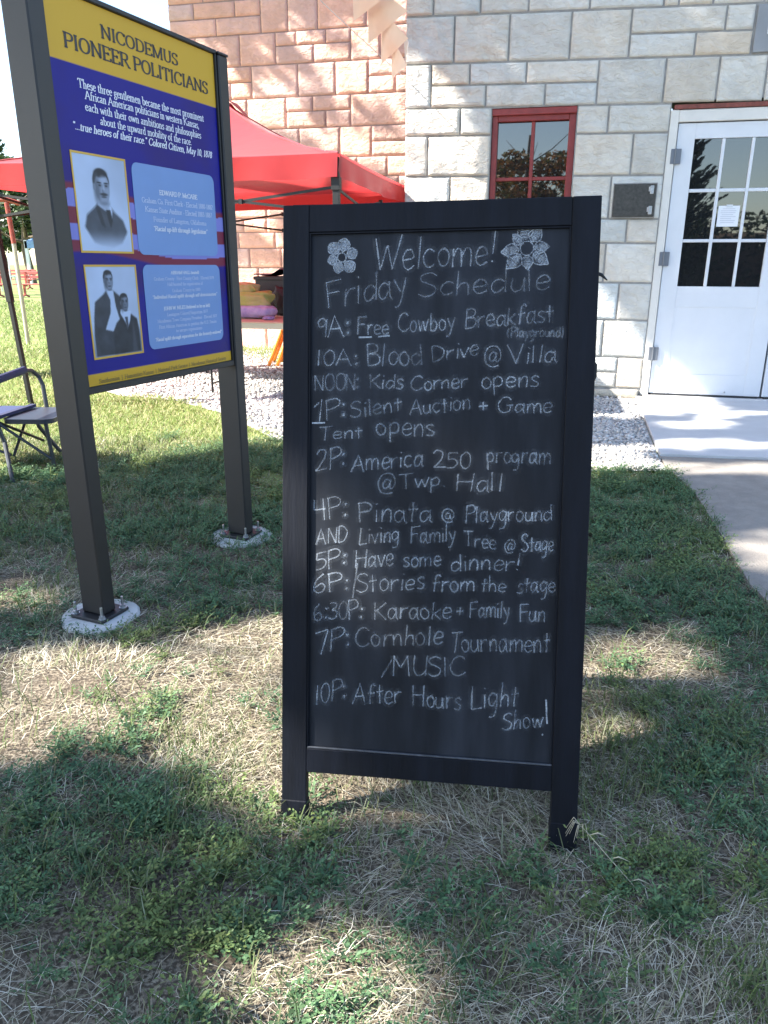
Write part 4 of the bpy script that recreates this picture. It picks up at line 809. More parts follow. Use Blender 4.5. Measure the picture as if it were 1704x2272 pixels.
val((0, -.012, 0), (TW, -.012, 0), 0); val((TW+.012, 0, 0), (TW+.012, TD, 0), 2); val((TW, TD+.012, 0), (0, TD+.012, 0), 4); val((-.012, TD, 0), (-.012, 0, 0), 5)
for x in (.02, TW-.02):
    for y in (.02, TD-.02):
        b = MB(); lean = Matrix.Identity(4)
        if x < 1 and y < 1: lean[0][2] = -.11/1.7; lean[0][3] = .11          # this corner leg is kicked in at the foot
        b.box(x-.016, x+.016, y-.016, y+.016, .01, 1.0, .002, lean); b.box(x-.021, x+.021, y-.021, y+.021, .78, ZE-.02, .002, lean); b.box(x-.04, x+.04, y-.04, y+.04, 0, .01, .002, lean); b.box(x-.028, x+.028, y-.028, y+.028, 1.50, 1.58, .003, lean); b.build('leg', M_tentmetal, tn)
def truss(a, c):
    b = MB(); a, c = Vector(a), Vector(c); m_ = (a+c)/2
    for p, q in ((a, m_), (m_, c)):
        b.bar(p+Vector((0, 0, 1.52)), q+Vector((0, 0, 1.37)), .008, .017); b.bar(p+Vector((0, 0, 1.37)), q+Vector((0, 0, 1.52)), .008, .017)
        h = (p+q)/2; b.box(h.x-.012, h.x+.012, h.y-.012, h.y+.012, 1.43, 1.46)
    for z in (1.37, 1.52): b.box(m_.x-.014, m_.x+.014, m_.y-.014, m_.y+.014, z-.018, z+.018, .002)
    b.build('truss', M_tentmetal, tn)
truss((.05, .03, 0), (TW-.05, .03, 0)); truss((.05, TD-.03, 0), (TW-.05, TD-.03, 0)); truss((.03, .05, 0), (.03, TD-.05, 0)); truss((TW-.03, .05, 0), (TW-.03, TD-.05, 0))
b = MB()
for x, y in ((.03, .03), (TW-.03, .03), (.03, TD-.03), (TW-.03, TD-.03)): b.tube([(x, y, 1.63), (TW/2, TD/2, ZP-.16)], .011, 6)
b.tube([(TW/2, TD/2, ZP-.35), (TW/2, TD/2, ZP-.03)], .016, 8); b.build('roof_pole', M_tentmetal, tn)

# ---------------------------------------------------------------- folding tables and what lies on them
M_table = mat('table_top', (.50, .36, .26), .55, var=.06, vscale=10); M_tabedge = mat('table_edge', (.46, .42, .32), .6)
def TB(x, y): return Vector((-1.39, 6.23, 0))+SD*x+IN*y
def table(name_label, x0, x1, y0, y1, zt):
    o = thing('folding_table', name_label, 'table', TB(x0, y0), YAW, 'folding tables under the tent'); W_, D_ = x1-x0, y1-y0
    b = MB(); b.box(0, W_, 0, D_, zt-.012, zt, .004); b.build('table_top', M_table, o)
    b = MB(); b.box(.006, W_-.006, .004, .02, zt-.055, zt-.0125); b.box(.006, W_-.006, D_-.02, D_-.004, zt-.055, zt-.0125); b.box(.006, .02, .02, D_-.02, zt-.055, zt-.0125); b.box(W_-.02, W_-.006, .02, D_-.02, zt-.055, zt-.0125); b.build('apron', M_tabedge, o)
    for x in (.10, W_-.10):
        for y in (.06, D_-.06):
            b = MB(); s_ = -1 if x < W_/2 else 1; b.tube([(x+.10*-s_, y, zt-.03), (x+.03*-s_, y, zt-.22), (x, y, zt-.27), (x, y, 0)], .0095, 8); b.build('leg', M_tentmetal, o)
        b = MB(); b.tube([(x, .06, .10), (x, D_-.06, .10)], .008, 6); b.tube([(x, .06, zt-.30), (x-.22*s_, .10, zt-.03)], .007, 6); b.build('brace', M_tentmetal, o)
    return o
ZT = .615
table('tan folding table with salmon light on its top, nearer of the two under the tent', -.17, 1.75, 0, .60, ZT)
table('tan folding table behind the front one, carrying the dark totes', -.78, 1.75, .66, 1.26, ZT+.004)
def tote(x, y, w_, d_, h, lab, flap):
    o = thing('storage_tote', lab, 'tote', TB(x, y)+Vector((0, 0, ZT+.005)), YAW, 'dark totes on the rear table')
    b = MB(); t = .006
    for q in ((0, w_, 0, t), (0, w_, d_-t, d_), (0, t, t, d_-t), (w_-t, w_, t, d_-t)): b.box(*q, .0, h, .002)
    b.box(t, w_-t, t, d_-t, 0, t); b.box(-.012, w_+.012, -.012, 0, h-.03, h, .003); b.box(-.012, w_+.012, d_, d_+.012, h-.03, h, .003); b.build('bin', M_plastic, o)
    b = MB()
    if flap == 0: b.grid(lambda u, v: (w_*u-.02, d_*v, h+.012+.05*math.exp(-((u-.62)*7)**2)+.012*math.sin(v*7)), 18, 8)
    else: b.grid(lambda u, v: (w_*u, d_*v, h+.008+.06*u), 8, 6)
    l_ = b.build('lid', mat('purple_lid', (.045, .018, .085), .5) if 'purple_lid' not in bpy.data.materials else bpy.data.materials['purple_lid'], o, smooth=True)
    return o
tote(.06, .78, .42, .36, .33, 'dark storage tote with a rumpled purple lid, left on the rear table', 0)
tote(.54, .76, .60, .40, .325, 'dark storage tote with a tilted dark purple lid, right of the other tote', 1)
M_olive = mat('olive_cushion', (.34, .36, .08), .9, col2=(.42, .36, .16), vscale=9, bump=.3, bscale=30); M_lilac = mat('lilac_fabric', (.30, .24, .46), .85, col2=(.48, .38, .55), vscale=14, bump=.3, bscale=40)
def lump(name, lab, cat, pos, sx, sy, sz, m, seed, k=.25):
    """soft folded bundle"""
    r_ = np.random.default_rng(seed); b = MB(); n, q = 28, 16; V = []
    for j in range(q+1):
        for i in range(n):
            th = 2*PI*i/n; ph = PI*j/q; c = Vector((math.cos(th)*math.sin(ph), math.sin(th)*math.sin(ph), math.cos(ph)))
            e = [abs(v)**.55*(1 if v > 0 else -1) for v in c]; f = 1+k*(float(fbm(np.array(c.x*2+seed), np.array(c.z*3+c.y*2+seed), 3))-.5)*2
            V.append((e[0]*sx*f, e[1]*sy*f, max(0, (e[2]*f+1)*sz)))
    F = [(j*n+i, (j+1)*n+i, (j+1)*n+(i+1) % n, j*n+(i+1) % n) for j in range(q) for i in range(n)]
    b.add(V, F); o = b.build(name, m, None, smooth=True); o.location = pos; o.rotation_euler = (0, 0, YAW); return tag(o, lab, cat)
zt = Vector((0, 0, ZT+.002))
lump('folded_fabric', 'lilac folded fabric bundle at the bottom of the pile on the table', 'fabric', TB(.20, .40)+zt, .17, .13, .055, M_lilac, 3, .18)
lump('cushion', 'olive yellow cushion lying on the lilac fabric bundle', 'cushion', TB(.17, .43)+zt+Vector((0, 0, .085)), .165, .11, .065, M_olive, 8, .3)
lump('cushion', 'tan and olive cushion on top of the yellow one', 'cushion', TB(.10, .45)+zt+Vector((0, 0, .19)), .125, .09, .045, mat('tan_cushion', (.50, .40, .24), .9, col2=(.34, .33, .09), vscale=11, bump=.3, bscale=30), 12, .35)
lump('purple_bow', 'small purple ribbon bow lying on the front table', 'bow', TB(.40, .22)+zt, .045, .03, .014, mat('violet_ribbon', (.27, .17, .36), .6, var=.3, vscale=50), 21, .5)
lump('ribbon_garland', 'purple and white ribbon garland heaped in front of the small box', 'garland', TB(.58, .44)+zt, .10, .06, .03, mat('garland', (.06, .03, .16), .6, col2=(.62, .55, .64), vscale=38), 24, .5)
lump('hand_bag', 'slumped black bag on the rear table behind the cushions', 'bag', TB(.40, .74)+zt, .13, .08, .12, mat('black_bag', (.012, .011, .014), .6, bump=.3, bscale=30), 33, .4)
bx_ = thing('picture_box', 'small brown box with a gold and dark picture on its front', 'box', TB(.53, .52)+zt, YAW)
b = MB(); b.box(0, .22, 0, .09, 0, .22, .003); b.build('carton', mat('dark_carton', (.06, .035, .035), .6), bx_)
b = MB(); b.box(.015, .205, -.002, -.0002, .185, .205); b.build('white_band', M_wht, bx_)
b = MB(); b.box(.015, .205, -.002, -.0002, .02, .15); b.build('picture', mat('gold_picture', (.42, .32, .12), .6, col2=(.06, .04, .03), vscale=26), bx_)
# dark cloth hung inside the tent
dk = MB(); dk.grid(lambda u, v: (-.27+.62*u, .02*math.sin(u*19)*v, -.42*v+.012*math.sin(u*6)), 30, 8)
o = dk.build('dark_banner', mat('dark_purple_cloth', (.035, .012, .05), .85), None, smooth=True); o.location = TB(1.12, .70)+Vector((0, 0, 1.50)); o.rotation_euler = (0, 0, YAW); tag(o, 'dark purple cloth hanging from the frame inside the tent', 'cloth')
o.location = Vector((-2.744, 5.742, 0))+SD*2.08+IN*1.28+Vector((0, 0, 1.50))
bb = MB(); bb.tube([(-.33, 0, .004), (.42, 0, .004)], .008, 8); bb.build('hanging_rod', M_tentmetal, o)
# orange A-frame trestles lined up behind the tables
M_orange = mat('orange_plastic', (.78, .27, .02), .5, var=.06, vscale=12)
for i in range(3):
    p = Vector((-1.265+.089*i, 8.10, .0)); o = thing('folding_trestle', ['orange folding trestle, leftmost of the row under the tent', 'orange folding trestle in the middle of the row under the tent', 'orange folding trestle partly behind the chalkboard, last of the row'][i], 'trestle', p, 0, 'orange trestles under the tent')
    for s_ in (0, 1):
        b = MB(); d = .52
        for y in (0, .34): b.bar((.02 if s_ == 0 else d-.02, y, .0), (d/2, y, .56), .034, .05, (0, 1, 0), .008)
        b.bar((.10 if s_ == 0 else d-.10, .0, .20), (.10 if s_ == 0 else d-.10, .34, .20), .02, .04); b.build('leg_frame', M_orange, o)
    b = MB(); b.box(d/2-.03, d/2+.03, -.03, .37, .55, .59, .006); b.build('top_rail', M_orange, o)

# ---------------------------------------------------------------- folding chair with a side table, at the left edge
M_navy = mat('navy_fabric', (.030, .034, .085), .8, var=.15, vscale=30, bump=.15, bscale=300); M_chairmetal = mat('charcoal_tube', (.030, .034, .042), .4, var=.15, vscale=30)
M_tray = mat('grey_tray', (.030, .034, .046), .42, var=.1, vscale=12)
ch = thing('camp_chair', 'dark folding camp chair with padded arms and a fold-out side tray', 'chair', (-1.89, 3.97, 0), R(0))
# local x points to the tray side (right), y away from the camera
zs = .285
b = MB(); b.box(-.52, -.10, -.17, .20, zs-.002, zs+.010, .004); b.build('seat', mat('blue_seat', (.035, .05, .13), .8, var=.1, vscale=20), ch)
P_ = rrect(-.085, .175, -.165, .19, .05, 6); b = MB(); n_ = len(P_)
b.add([(p[0], p[1], zs-.020) for p in P_]+[(p[0], p[1], zs+.004) for p in P_], [tuple(range(n_))[::-1], tuple(range(n_, 2*n_))]+[(i, (i+1) % n_, (i+1) % n_+n_, i+n_) for i in range(n_)]); b.build('side_tray', M_tray, ch)
for s_, x in ((1, -.10), (-1, -.52)):
    b = MB(); b.tube([(x, -.20, zs+.19), (x, -.10, zs+.20), (x, .20, zs+.205), (x+.01, .27, zs+.195), (x+.03, .30, zs+.16), (x+.05, .295, zs+.11), (x+.07, .26, zs-.02)], .012, 10); b.tube([(x, -.20, zs+.19), (x, -.215, zs+.16), (x, -.205, zs-.05)], .012, 10); b.build('arm_tube', M_chairmetal, ch)
    b = MB(); b.tube([(x, -.21, zs+.193), (x, .20, zs+.208)], .021, 12); b.build('arm_pad', M_navy, ch)
    for y, yt in ((-.34, -.185), (.27, .22)):
        b = MB(); b.tube([(x+.12*s_, y, 0), (x+.03*s_, yt, zs*.6), (x, yt, zs)], .0115, 10); b.build('leg', M_chairmetal, ch)
    b = MB(); b.tube([(x+.005, -.17, zs-.01), (x+.06*s_, .185, .10)], .008, 8); b.tube([(x+.005, .185, zs-.01), (x+.06*s_, -.17, .10)], .008, 8); b.build('brace', M_chairmetal, ch)
b = MB(); b.tube([(-.09, -.14, zs-.03), (-.52, -.14, .09)], .008, 8); b.tube([(-.50, -.12, zs-.03), (-.08, -.12, .09)], .008, 8); b.tube([(-.09, -.17, zs-.02), (.14, -.14, .075)], .008, 8); b.build('cross_brace', M_chairmetal, ch)
for y in (-.13, .17):
    b = MB(); b.tube([(.13, y, zs-.02), (.146, y, .0)], .0105, 10); b.build('tray_leg', M_chairmetal, ch)
b = MB(); b.grid(lambda u, v: (-.525+.43*u, -.215-.012*math.sin(u*PI), zs+.10+.26*v), 10, 6); b.build('backrest', M_navy, ch)
for x in (-.10, -.52):
    b = MB(); b.tube([(x-.004, -.20, zs), (x-.012, -.225, zs+.39)], .0115, 10); b.build('back_post', M_chairmetal, ch)
b = MB(); b.bar((-.10, -.16, zs+.015), (-.06, .17, zs+.018), .03, .016); b.build('seat_rail', M_navy, ch)

# ---------------------------------------------------------------- bunting on the corner of the hall
M_flag = fabric('pale_orange_pennant', (.90, .70, .52), .5, .7, .1); M_flagw = fabric('cream_pennant', (.86, .82, .74), .4, .7, .1)
# the cord climbs from the wall corner out over the lawn
A0 = bw(-2.10, -.05, 2.46); A1 = Vector((-2.6, 3.9, 4.75))
cord = MB(); cord.tube([tuple(A0.lerp(A1, t/16)-Vector((0, 0, .25*math.sin(PI*t/16)))) for t in range(17)], .0035, 6)
o = cord.build('bunting_cord', mat('cord', (.7, .66, .58), .8), None); tag(o, 'thin cord of the pennant bunting tied to the corner of the hall', 'cord')
def cordp(t): return A0.lerp(A1, t)-Vector((0, 0, .25*math.sin(PI*t)))
FLAGS = [((-0.234, 6.316, 2.736), (-0.242, 6.325, 3.062), (0.003, 6.05, 2.811)), ((-0.125, 6.289, 2.587), (-0.13, 6.299, 3.0), (0.154, 6.018, 2.722)), ((-0.03, 6.26, 2.447), (-0.037, 6.27, 2.826), (0.155, 5.988, 2.549)), ((0.048, 6.23, 2.35), (0.04, 6.24, 2.661), (0.142, 5.958, 2.377)), ((0.144, 6.198, 2.444), (0.136, 6.209, 2.639), (0.157, 5.928, 2.5))]
for i, (tip, tl, tr) in enumerate(FLAGS):
    tip, tl, tr = Vector(tip), Vector(tl), Vector(tr); b = MB(); nrm = (tr-tl).cross(tip-tl).normalized()
    def fn(u, v):
        p = tl.lerp(tr, u).lerp(tip, v); return tuple(p+nrm*(.008*math.sin(u*5+i)*(1-v)))
    b.grid(fn, 10, 10)
    o = b.build('pennant', M_flag if i < 4 else M_flagw, None, smooth=True); tag(o, ['uppermost pale orange pennant of the bunting, mostly above the picture', 'pale orange pennant second from the top, overlapping the next one', 'pale orange pennant third from the top on the wall corner', 'pale orange pennant fourth from the top, lowest on the rear wall side', 'small cream pennant resting against the very corner of the hall'][i], 'pennant', 'pennants on the bunting')

# ---------------------------------------------------------------- the park far behind
M_gal = mat('galvanised_pipe', (.42, .43, .45), .45, metal=.5, var=.1, vscale=20); M_rust = mat('red_paint_pole', (.36, .07, .05), .6, var=.2, vscale=20)
pl_ = thing('metal_pole', 'thin pale metal pole with a red upper part and short cross arm on the lawn', 'pole', (-4.86, 10.42, 0))
b = MB(); b.tube([(0, 0, 0), (0, 0, 1.30)], .026, 10); b.build('lower_tube', mat('cream_pipe', (.50, .46, .36), .6, var=.15, vscale=12), pl_)
b = MB(); b.tube([(0, 0, 1.301), (-.02, 0, 1.80)], .030, 10); b.tube([(-.40, 0, 1.79), (-.25, 0, 1.83), (-.02, 0, 1.835), (.14, 0, 1.79)], .030, 8); b.build('red_head', M_rust, pl_)
fr = thing('playground_frame', 'grey metal playground frame standing behind the red benches', 'play frame', (-13.6, 27.0, 0))
for x in (-.45, .62):
    b = MB(); b.tube([(x-.10, 0, 0), (x-.10, 0, 3.15)], .075, 10); b.tube([(x+.12, .5, 0), (x+.12, .5, 3.1)], .05, 10); b.build('upright', M_gal, fr)
b = MB(); b.tube([(-2.2, .2, 3.02), (.85, .2, 3.02)], .06, 8); b.build('cross_bar', M_gal, fr)
M_bench = mat('red_bench_paint', (.46, .13, .11), .6, var=.12, vscale=10)
def bench(x, y, lab, w_=1.75):
    o = thing('park_bench', lab, 'bench', (x, y, 0), R(-2), 'red benches in the park')
    b = MB()
    for z in (.60, .73): b.box(0, w_, .30, .33, z, z+.085, .006)
    b.build('backrest', M_bench, o)
    b = MB()
    for y_ in (-.02, .09, .20): b.box(0, w_, y_, y_+.09, .40, .435, .006)
    b.build('seat', M_bench, o)
    for xx in (.28, w_-.32):
        b = MB(); b.box(xx, xx+.06, .10, .16, .06, .40); b.box(xx, xx+.06, .16, .32, .34, .40); b.box(xx, xx+.06, .28, .30, .40, .80); b.bar((xx+.03, -.12, .02), (xx+.03, .14, .09), .05, .04); b.bar((xx+.03, .38, .02), (xx+.03, .12, .09), .05, .04); b.build('leg', M_metal_dark if False else M_rust, o)
    return o
bench(-14.0, 25.3, 'red slatted park bench behind the leaning tent leg, left one'); bench(-12.08, 25.4, 'red slatted park bench beside the sign post, right one')
bt = thing('blue_canopy', 'small blue canopy tent far away in the park', 'tent', (-18.4, 40.6, 0))
b = MB(); b.grid(lambda u, v: (4.4*u, 3*v, 2.15+.95*(1-max(abs(2*u-1), abs(2*v-1)))), 12, 12); b.grid(lambda u, v: (4.4*u, -.02, 2.15-.35*v), 4, 2); b.build('canopy', fabric('blue_cloth', (.20, .34, .62), .3), bt)
for x in (.05, 4.35):
    for y in (.05, 2.95): b = MB(); b.box(x-.07, x+.07, y-.07, y+.07, 0, 2.2); b.build('leg', M_white, bt)
wc = thing('lawn_chair', 'white lawn chair with a coral cushion under the blue canopy', 'chair', (-15.1, 30.3, 0))
b = MB()
for x in (0, .62):
    b.tube([(x, 0, 0), (x, .1, 1.25)], .03, 6); b.tube([(x, .55, 0), (x, .42, .6)], .03, 6)
b.box(0, .62, .08, .5, .55, .60); b.box(0, .62, .08, .12, .62, .66); b.build('chair_frame', M_white, wc)
b = MB(); b.box(.1, .52, .11, .17, .66, 1.2, .03); b.build('cushion', mat('coral', (.62, .22, .16), .8), wc)
fb = thing('far_building', 'low beige building far off beyond the park', 'building', (-24, 62, 0), R(6))
b = MB(); b.box(0, 9, 0, 6, 0, 2.9); b.build('wall', mat('beige_siding', (.42, .36, .30), .8, var=.05), fb)
b = MB(); b.add([(-.4, -.4, 2.9), (9.4, -.4, 2.9), (9.4, 6.4, 2.9), (-.4, 6.4, 2.9), (-.4, 3, 4.4), (9.4, 3, 4.4)], [(0, 1, 5, 4), (2, 3, 4, 5), (0, 4, 3), (1, 2, 5), (0, 3, 2, 1)]); b.build('roof', mat('pale_roof', (.55, .53, .50), .7), fb)
for x in (1.5, 4.5, 7): b = MB(); b.box(x, x+1.0, -.02, .0, 1.1, 2.1); b.build('window', M_glass, fb)
# a second red bench and a picnic table further back
bench(-17.2, 33.6, 'dark red bench further back under the blue canopy', 2.2)
# ---------------------------------------------------------------- trees
def foliage(name, pts, size, m, parent, tints, aspect=1.0, droop=.0, seed=1, dirs=None):
    """many small leaf blades, one mesh; pts (n,3)"""
    r_ = np.random.default_rng(seed); n = len(pts)
    d = r_.normal(size=(n, 3)); d[:, 2] = d[:, 2]*.6-droop
    if dirs is not None: d = dirs+d*.35
    d /= np.linalg.norm(d, axis=1)[:, None]
    q = r_.normal(size=(n, 3)); s_ = np.cross(d, q); s_ /= np.linalg.norm(s_, axis=1)[:, None]
    nrm = np.cross(s_, d)
    L = (size*r_.uniform(.6, 1.35, n))[:, None]; Wd = L*.5*aspect
    base = pts-d*L*.5; tip = pts+d*L*.5
    l = pts-s_*Wd*.5+nrm*L*.08; rr = pts+s_*Wd*.5+nrm*L*.08
    V = np.stack([base, l, tip, rr], 1).reshape(-1, 3); F = np.arange(n*4).reshape(-1, 4)
    F = np.concatenate([F[:, [0, 2, 1]], F[:, [0, 3, 2]]])
    c = np.asarray(tints)[r_.integers(0, len(tints), n)]*r_.uniform(.7, 1.3, n)[:, None]
    c = np.repeat(np.concatenate([c, np.ones((n, 1))], 1), 4, 0)
    return fast(name, V, F, m, parent, c)
M_leaf = mat('tree_leaf', (.06, .10, .03), .55, attr='Col', trans=.3); M_bark = mat('bark', (.16, .12, .09), .95, col2=(.09, .07, .05), vscale=18, bump=.6, bscale=30, stretch=(1, 1, .25))
GREEN = [(.045, .085, .022), (.06, .11, .028), (.08, .125, .03), (.05, .075, .03)]
DARKG = [(.022, .045, .020), (.030, .055, .024), (.04, .06, .025)]
def limbs(b, root, top, r0, r1, n, spread, seed):
    r_ = random.Random(seed); root = Vector(root); top = Vector(top)
    P = [root.lerp(top, t/6)+Vector((r_.uniform(-1, 1), r_.uniform(-1, 1), 0))*r0*.35*(0 < t < 6) for t in range(7)]
    b.tube([tuple(p) for p in P], [r0*1.25]+[r0+(r1-r0)*t/6 for t in range(1, 7)], 12); E_ = []
    for k in range(n):
        t = r_.uniform(.35, .95); p = root.lerp(top, t); a_ = r_.uniform(0, 2*PI); q = p+Vector((math.cos(a_)*spread, math.sin(a_)*spread, spread*r_.uniform(.2, .8)))*r_.uniform(.6, 1.0)
        m_ = p.lerp(q, .5)+Vector((0, 0, -.06*spread)); rr = (r0+(r1-r0)*t)*.5
        b.tube([tuple(p), tuple(m_), tuple(q)], [rr, rr*.6, rr*.2], 8); E_.append(q)
    return E_
def tree(name, lab, cat, x, y, h, cz, rx, rz_, n, leaf, tints, seed, group=None, r0=.22, nclump=40, keep=None, jag=.5):
    o = thing(name, lab, cat, (x, y, 0), 0, group); b = MB(); limbs(b, (0, 0, -.05), (0, 0, h*.86), r0, r0*.18, 11, rx*.75, seed); b.build('trunk', M_bark, o)
    r_ = np.random.default_rng(seed)
    cl = r_.normal(size=(nclump, 3)); cl /= np.linalg.norm(cl, axis=1)[:, None]; cl *= r_.uniform(.25, 1.0, (nclump, 1))**.6
    cl = cl*np.array([rx, rx, rz_])+np.array([0, 0, cz]); cr = r_.uniform(.22, .5, nclump)*min(rx, rz_)*jag*1.4
    k = r_.integers(0, nclump, n); g = r_.normal(size=(n, 3)); g /= np.linalg.norm(g, axis=1)[:, None]; g *= r_.uniform(0, 1, (n, 1))**.45
    p = cl[k]+g*cr[k][:, None]*np.array([1.15, 1.15, .8])
    p = p[p[:, 2] > h*.12]
    if keep is not None: p = p[keep(p+np.array([x, y, 0]))]
    foliage('crown', p, leaf, M_leaf, o, tints, seed=seed); return o
# far trees seen between the tent and the sign
tree('park_tree', 'dark green tree at the left edge above the red tent', 'tree', -14.9, 27.5, 7.3, 5.3, 2.1, 1.9, 9000, .20, DARKG+GREEN[:1], 11, 'trees behind the park', .2, 46, jag=.55)
tree('park_tree', 'broad dark tree behind the playground frame', 'tree', -19.4, 43, 6.2, 4.2, 3.4, 2.2, 9000, .3, DARKG+GREEN[:2], 12, 'trees behind the park', .25)
tree('park_tree', 'dark tree showing just left of the sign post under the tent edge', 'tree', -15.6, 41, 5.6, 4.1, 2.2, 1.6, 6000, .26, DARKG+GREEN[:2], 13, 'trees behind the park', .22)
tree('park_tree', 'rounded tree far left beyond the blue canopy', 'tree', -27, 56, 6.4, 4.0, 4.2, 2.6, 7000, .4, GREEN, 14, 'trees behind the park', .3)

# shade trees out on the left: their crowns let the sun through where the grass lies bright
S_ = np.array(SUN)
LIT = [
 [(-9, 5.2), (-9, 30), (3, 30), (2.0, 7), (-.2, 4.45), (-.62, 4.36), (-.95, 4.26), (-1.21, 4.06), (-1.52, 3.80), (-1.75, 3.70), (-2.05, 3.68), (-3.4, 4.2)],
 [(-1.42, 2.55), (-1.29, 2.48), (-1.15, 2.27), (-1.26, 2.16)],
 [(-1.08, 1.87), (-1.02, 1.77), (-.84, 1.78), (-.61, 1.76), (-.45, 1.79), (-.22, 1.78), (-.22, 2.12), (-.44, 2.08), (-.59, 2.0), (-.71, 1.95), (-.9, 1.92)],
 [(-1.0, 1.68), (-.87, 1.38), (-.73, 1.42), (-.61, 1.46), (-.44, 1.40), (-.39, 1.30), (-.33, 1.19), (-.19, 1.19), (-.19, 1.67), (-.49, 1.70), (-.68, 1.67), (-.85, 1.70)],
 [(-.17, 1.36), (-.16, 1.22), (-.06, 1.19), (.05, 1.19), (.09, 1.25), (.04, 1.33), (-.07, 1.37)],
 [(-.14, .97), (-.04, .98), (.03, .93), (.05, .78), (-.16, .78), (-.2, .88)],
 [(.59, 1.97), (.91, 2.01), (.79, 1.79), (.56, 1.66), (.50, 1.67)],
 [(.47, 1.56), (.69, 1.55), (.63, 1.39), (.41, 1.33)],
 [(1.40, 2.85), (1.75, 2.9), (1.5, 2.45), (1.34, 2.5)],
]
TENT0 = np.array([-2.744, 5.742])
def lit(p):
    """where the ray from a leaf down along the sun lands: True when that spot lies bright in the photograph"""
    n = len(p); res = np.zeros(n, bool); done = np.zeros(n, bool)
    sd2, in2 = np.array(SD)[:2], np.array(IN)[:2]
    def wall(P0, depth):
        q = p[:, :2]-P0; dep = q@in2-depth; sl_ = S_[:2]@in2; t = dep/sl_ if abs(sl_) > 1e-6 else np.full(n, -1.0)
        hit = p-S_*t[:, None]; return t, (hit[:, :2]-P0)@sd2, hit[:, 2]
    # tent
    for zz in (1.6, 1.9, 2.2):
        t = (p[:, 2]-zz)/S_[2]; h = p-S_*t[:, None]; u = (h[:, :2]-TENT0)@sd2; v = (h[:, :2]-TENT0)@in2
        k = (u > -.15) & (u < TW+.1) & (v > -.2) & (v < TD+.2) & (t > 0) & ~done; res[k] = True; done |= k
    # the chalkboard itself stands in the shade
    bn = np.array([.0, -.97, .225]); tb_ = (p-np.array([.08, 1.20, .5]))@bn/(S_@bn); h = p-S_*tb_[:, None]
    k = (tb_ > 0) & (h[:, 0] > -.26) & (h[:, 0] < .45) & (h[:, 2] > .15) & (h[:, 2] < 1.2) & ~done; res[k] = False; done |= k
    t, s, z = wall(np.array(BP)[:2], 0.0)
    k = (t > 0) & (s > -2.2) & (s < 5.2) & (z > 0.03) & (z < 3.8) & ~done
    L = inpoly(s+.05, z-.05, [(-2.3, 2.70), (-1.95, 2.62), (-1.8, 2.47), (-1.5, 2.30), (-1.38, 2.15), (-1.34, 1.2), (-1.3, .0), (-2.3, 0)])
    L |= (z < 1.0) & (s > -.62) & (s < -.1) & (fbm(s*5+3, z*7, 2) > .56)
    res[k] = L[k]; done |= k
    for pz in (2.5, 2.75, 3.0):                                  # the pennants hang in the sun
        t = (p[:, 2]-pz)/S_[2]; h = p-S_*t[:, None]; k = (t > 0) & (np.abs(h[:, 0]+.02) < .35) & (np.abs(h[:, 1]-6.27) < .35) & ~done; res[k] = True; done |= k
    t, s, z = wall(np.array(BP)[:2], YB)
    k = (t > 0) & (s > SB-1.2) & (s < -2.0) & (z > 0.03) & (z < 4.8) & ~done
    L = fbm(s*2.2+9, z*2.6, 3) > (.50-.04*(z < 2.6)); res[k] = L[k]; done |= k
    t = p[:, 2]/S_[2]; h = p-S_*t[:, None]; x, y = h[:, 0], h[:, 1]
    jx = x+(fbm(x*6, y*9, 2)-.5)*.16; jy = y+(fbm(x*6+9, y*9+4, 2)-.5)*.10
    L = np.zeros(n, bool)
    for ox, oy in ((0, 0), (.11, 0), (-.11, 0), (0, .06), (0, -.06)):
        for P in LIT if ox or oy else LIT: L |= inpoly(jx+ox, jy+oy, P)
    st = (x > 1.0) & (y > 3.75); L[st] = (fbm(x*1.5, y*5.5+3, 3) > .55)[st]
    L |= (x < -1.0) & (y < 2.6) & (fbm(x*2.5, y*6, 2) > .64)
    res[~done] = L[~done]
    return res
def keepdark(p): return ~lit(p)
def shade_tree(lab, x, y, h, cz, rx, rz_, n, leaf, seed):
    o = thing('shade_tree', lab, 'tree', (x, y, 0), 0, 'shade trees left of the lawn'); b = MB(); E_ = limbs(b, (0, 0, -.05), (0, 0, h*.8), .26, .06, 14, rx*.6, seed); b.build('trunk', M_bark, o)
    r_ = np.random.default_rng(seed); g = r_.normal(size=(n, 3)); g /= np.linalg.norm(g, axis=1)[:, None]; g *= r_.uniform(0, 1, (n, 1))**.40
    p = g*np.array([rx, rx, rz_])+np.array([x, y, cz])
    p = p[(fbm(p[:, 0]*.9+p[:, 2]*.6, p[:, 1]*.9+p[:, 2]*.5, 2) > .30)]
    p = p[keepdark(p)]
    foliage('crown', p-np.array([x, y, 0]), leaf, M_leaf, o, GREEN, aspect=1.3, seed=seed); return o
shade_tree('leafy shade tree on the lawn outside the left of the view, nearer one', -8.4, 1.45, 10.2, 6.9, 4.3, 3.0, 44000, .20, 31)
shade_tree('leafy shade tree on the lawn outside the left of the view, farther one', -6.9, 6.9, 12.5, 8.6, 3.9, 3.3, 30000, .20, 32)
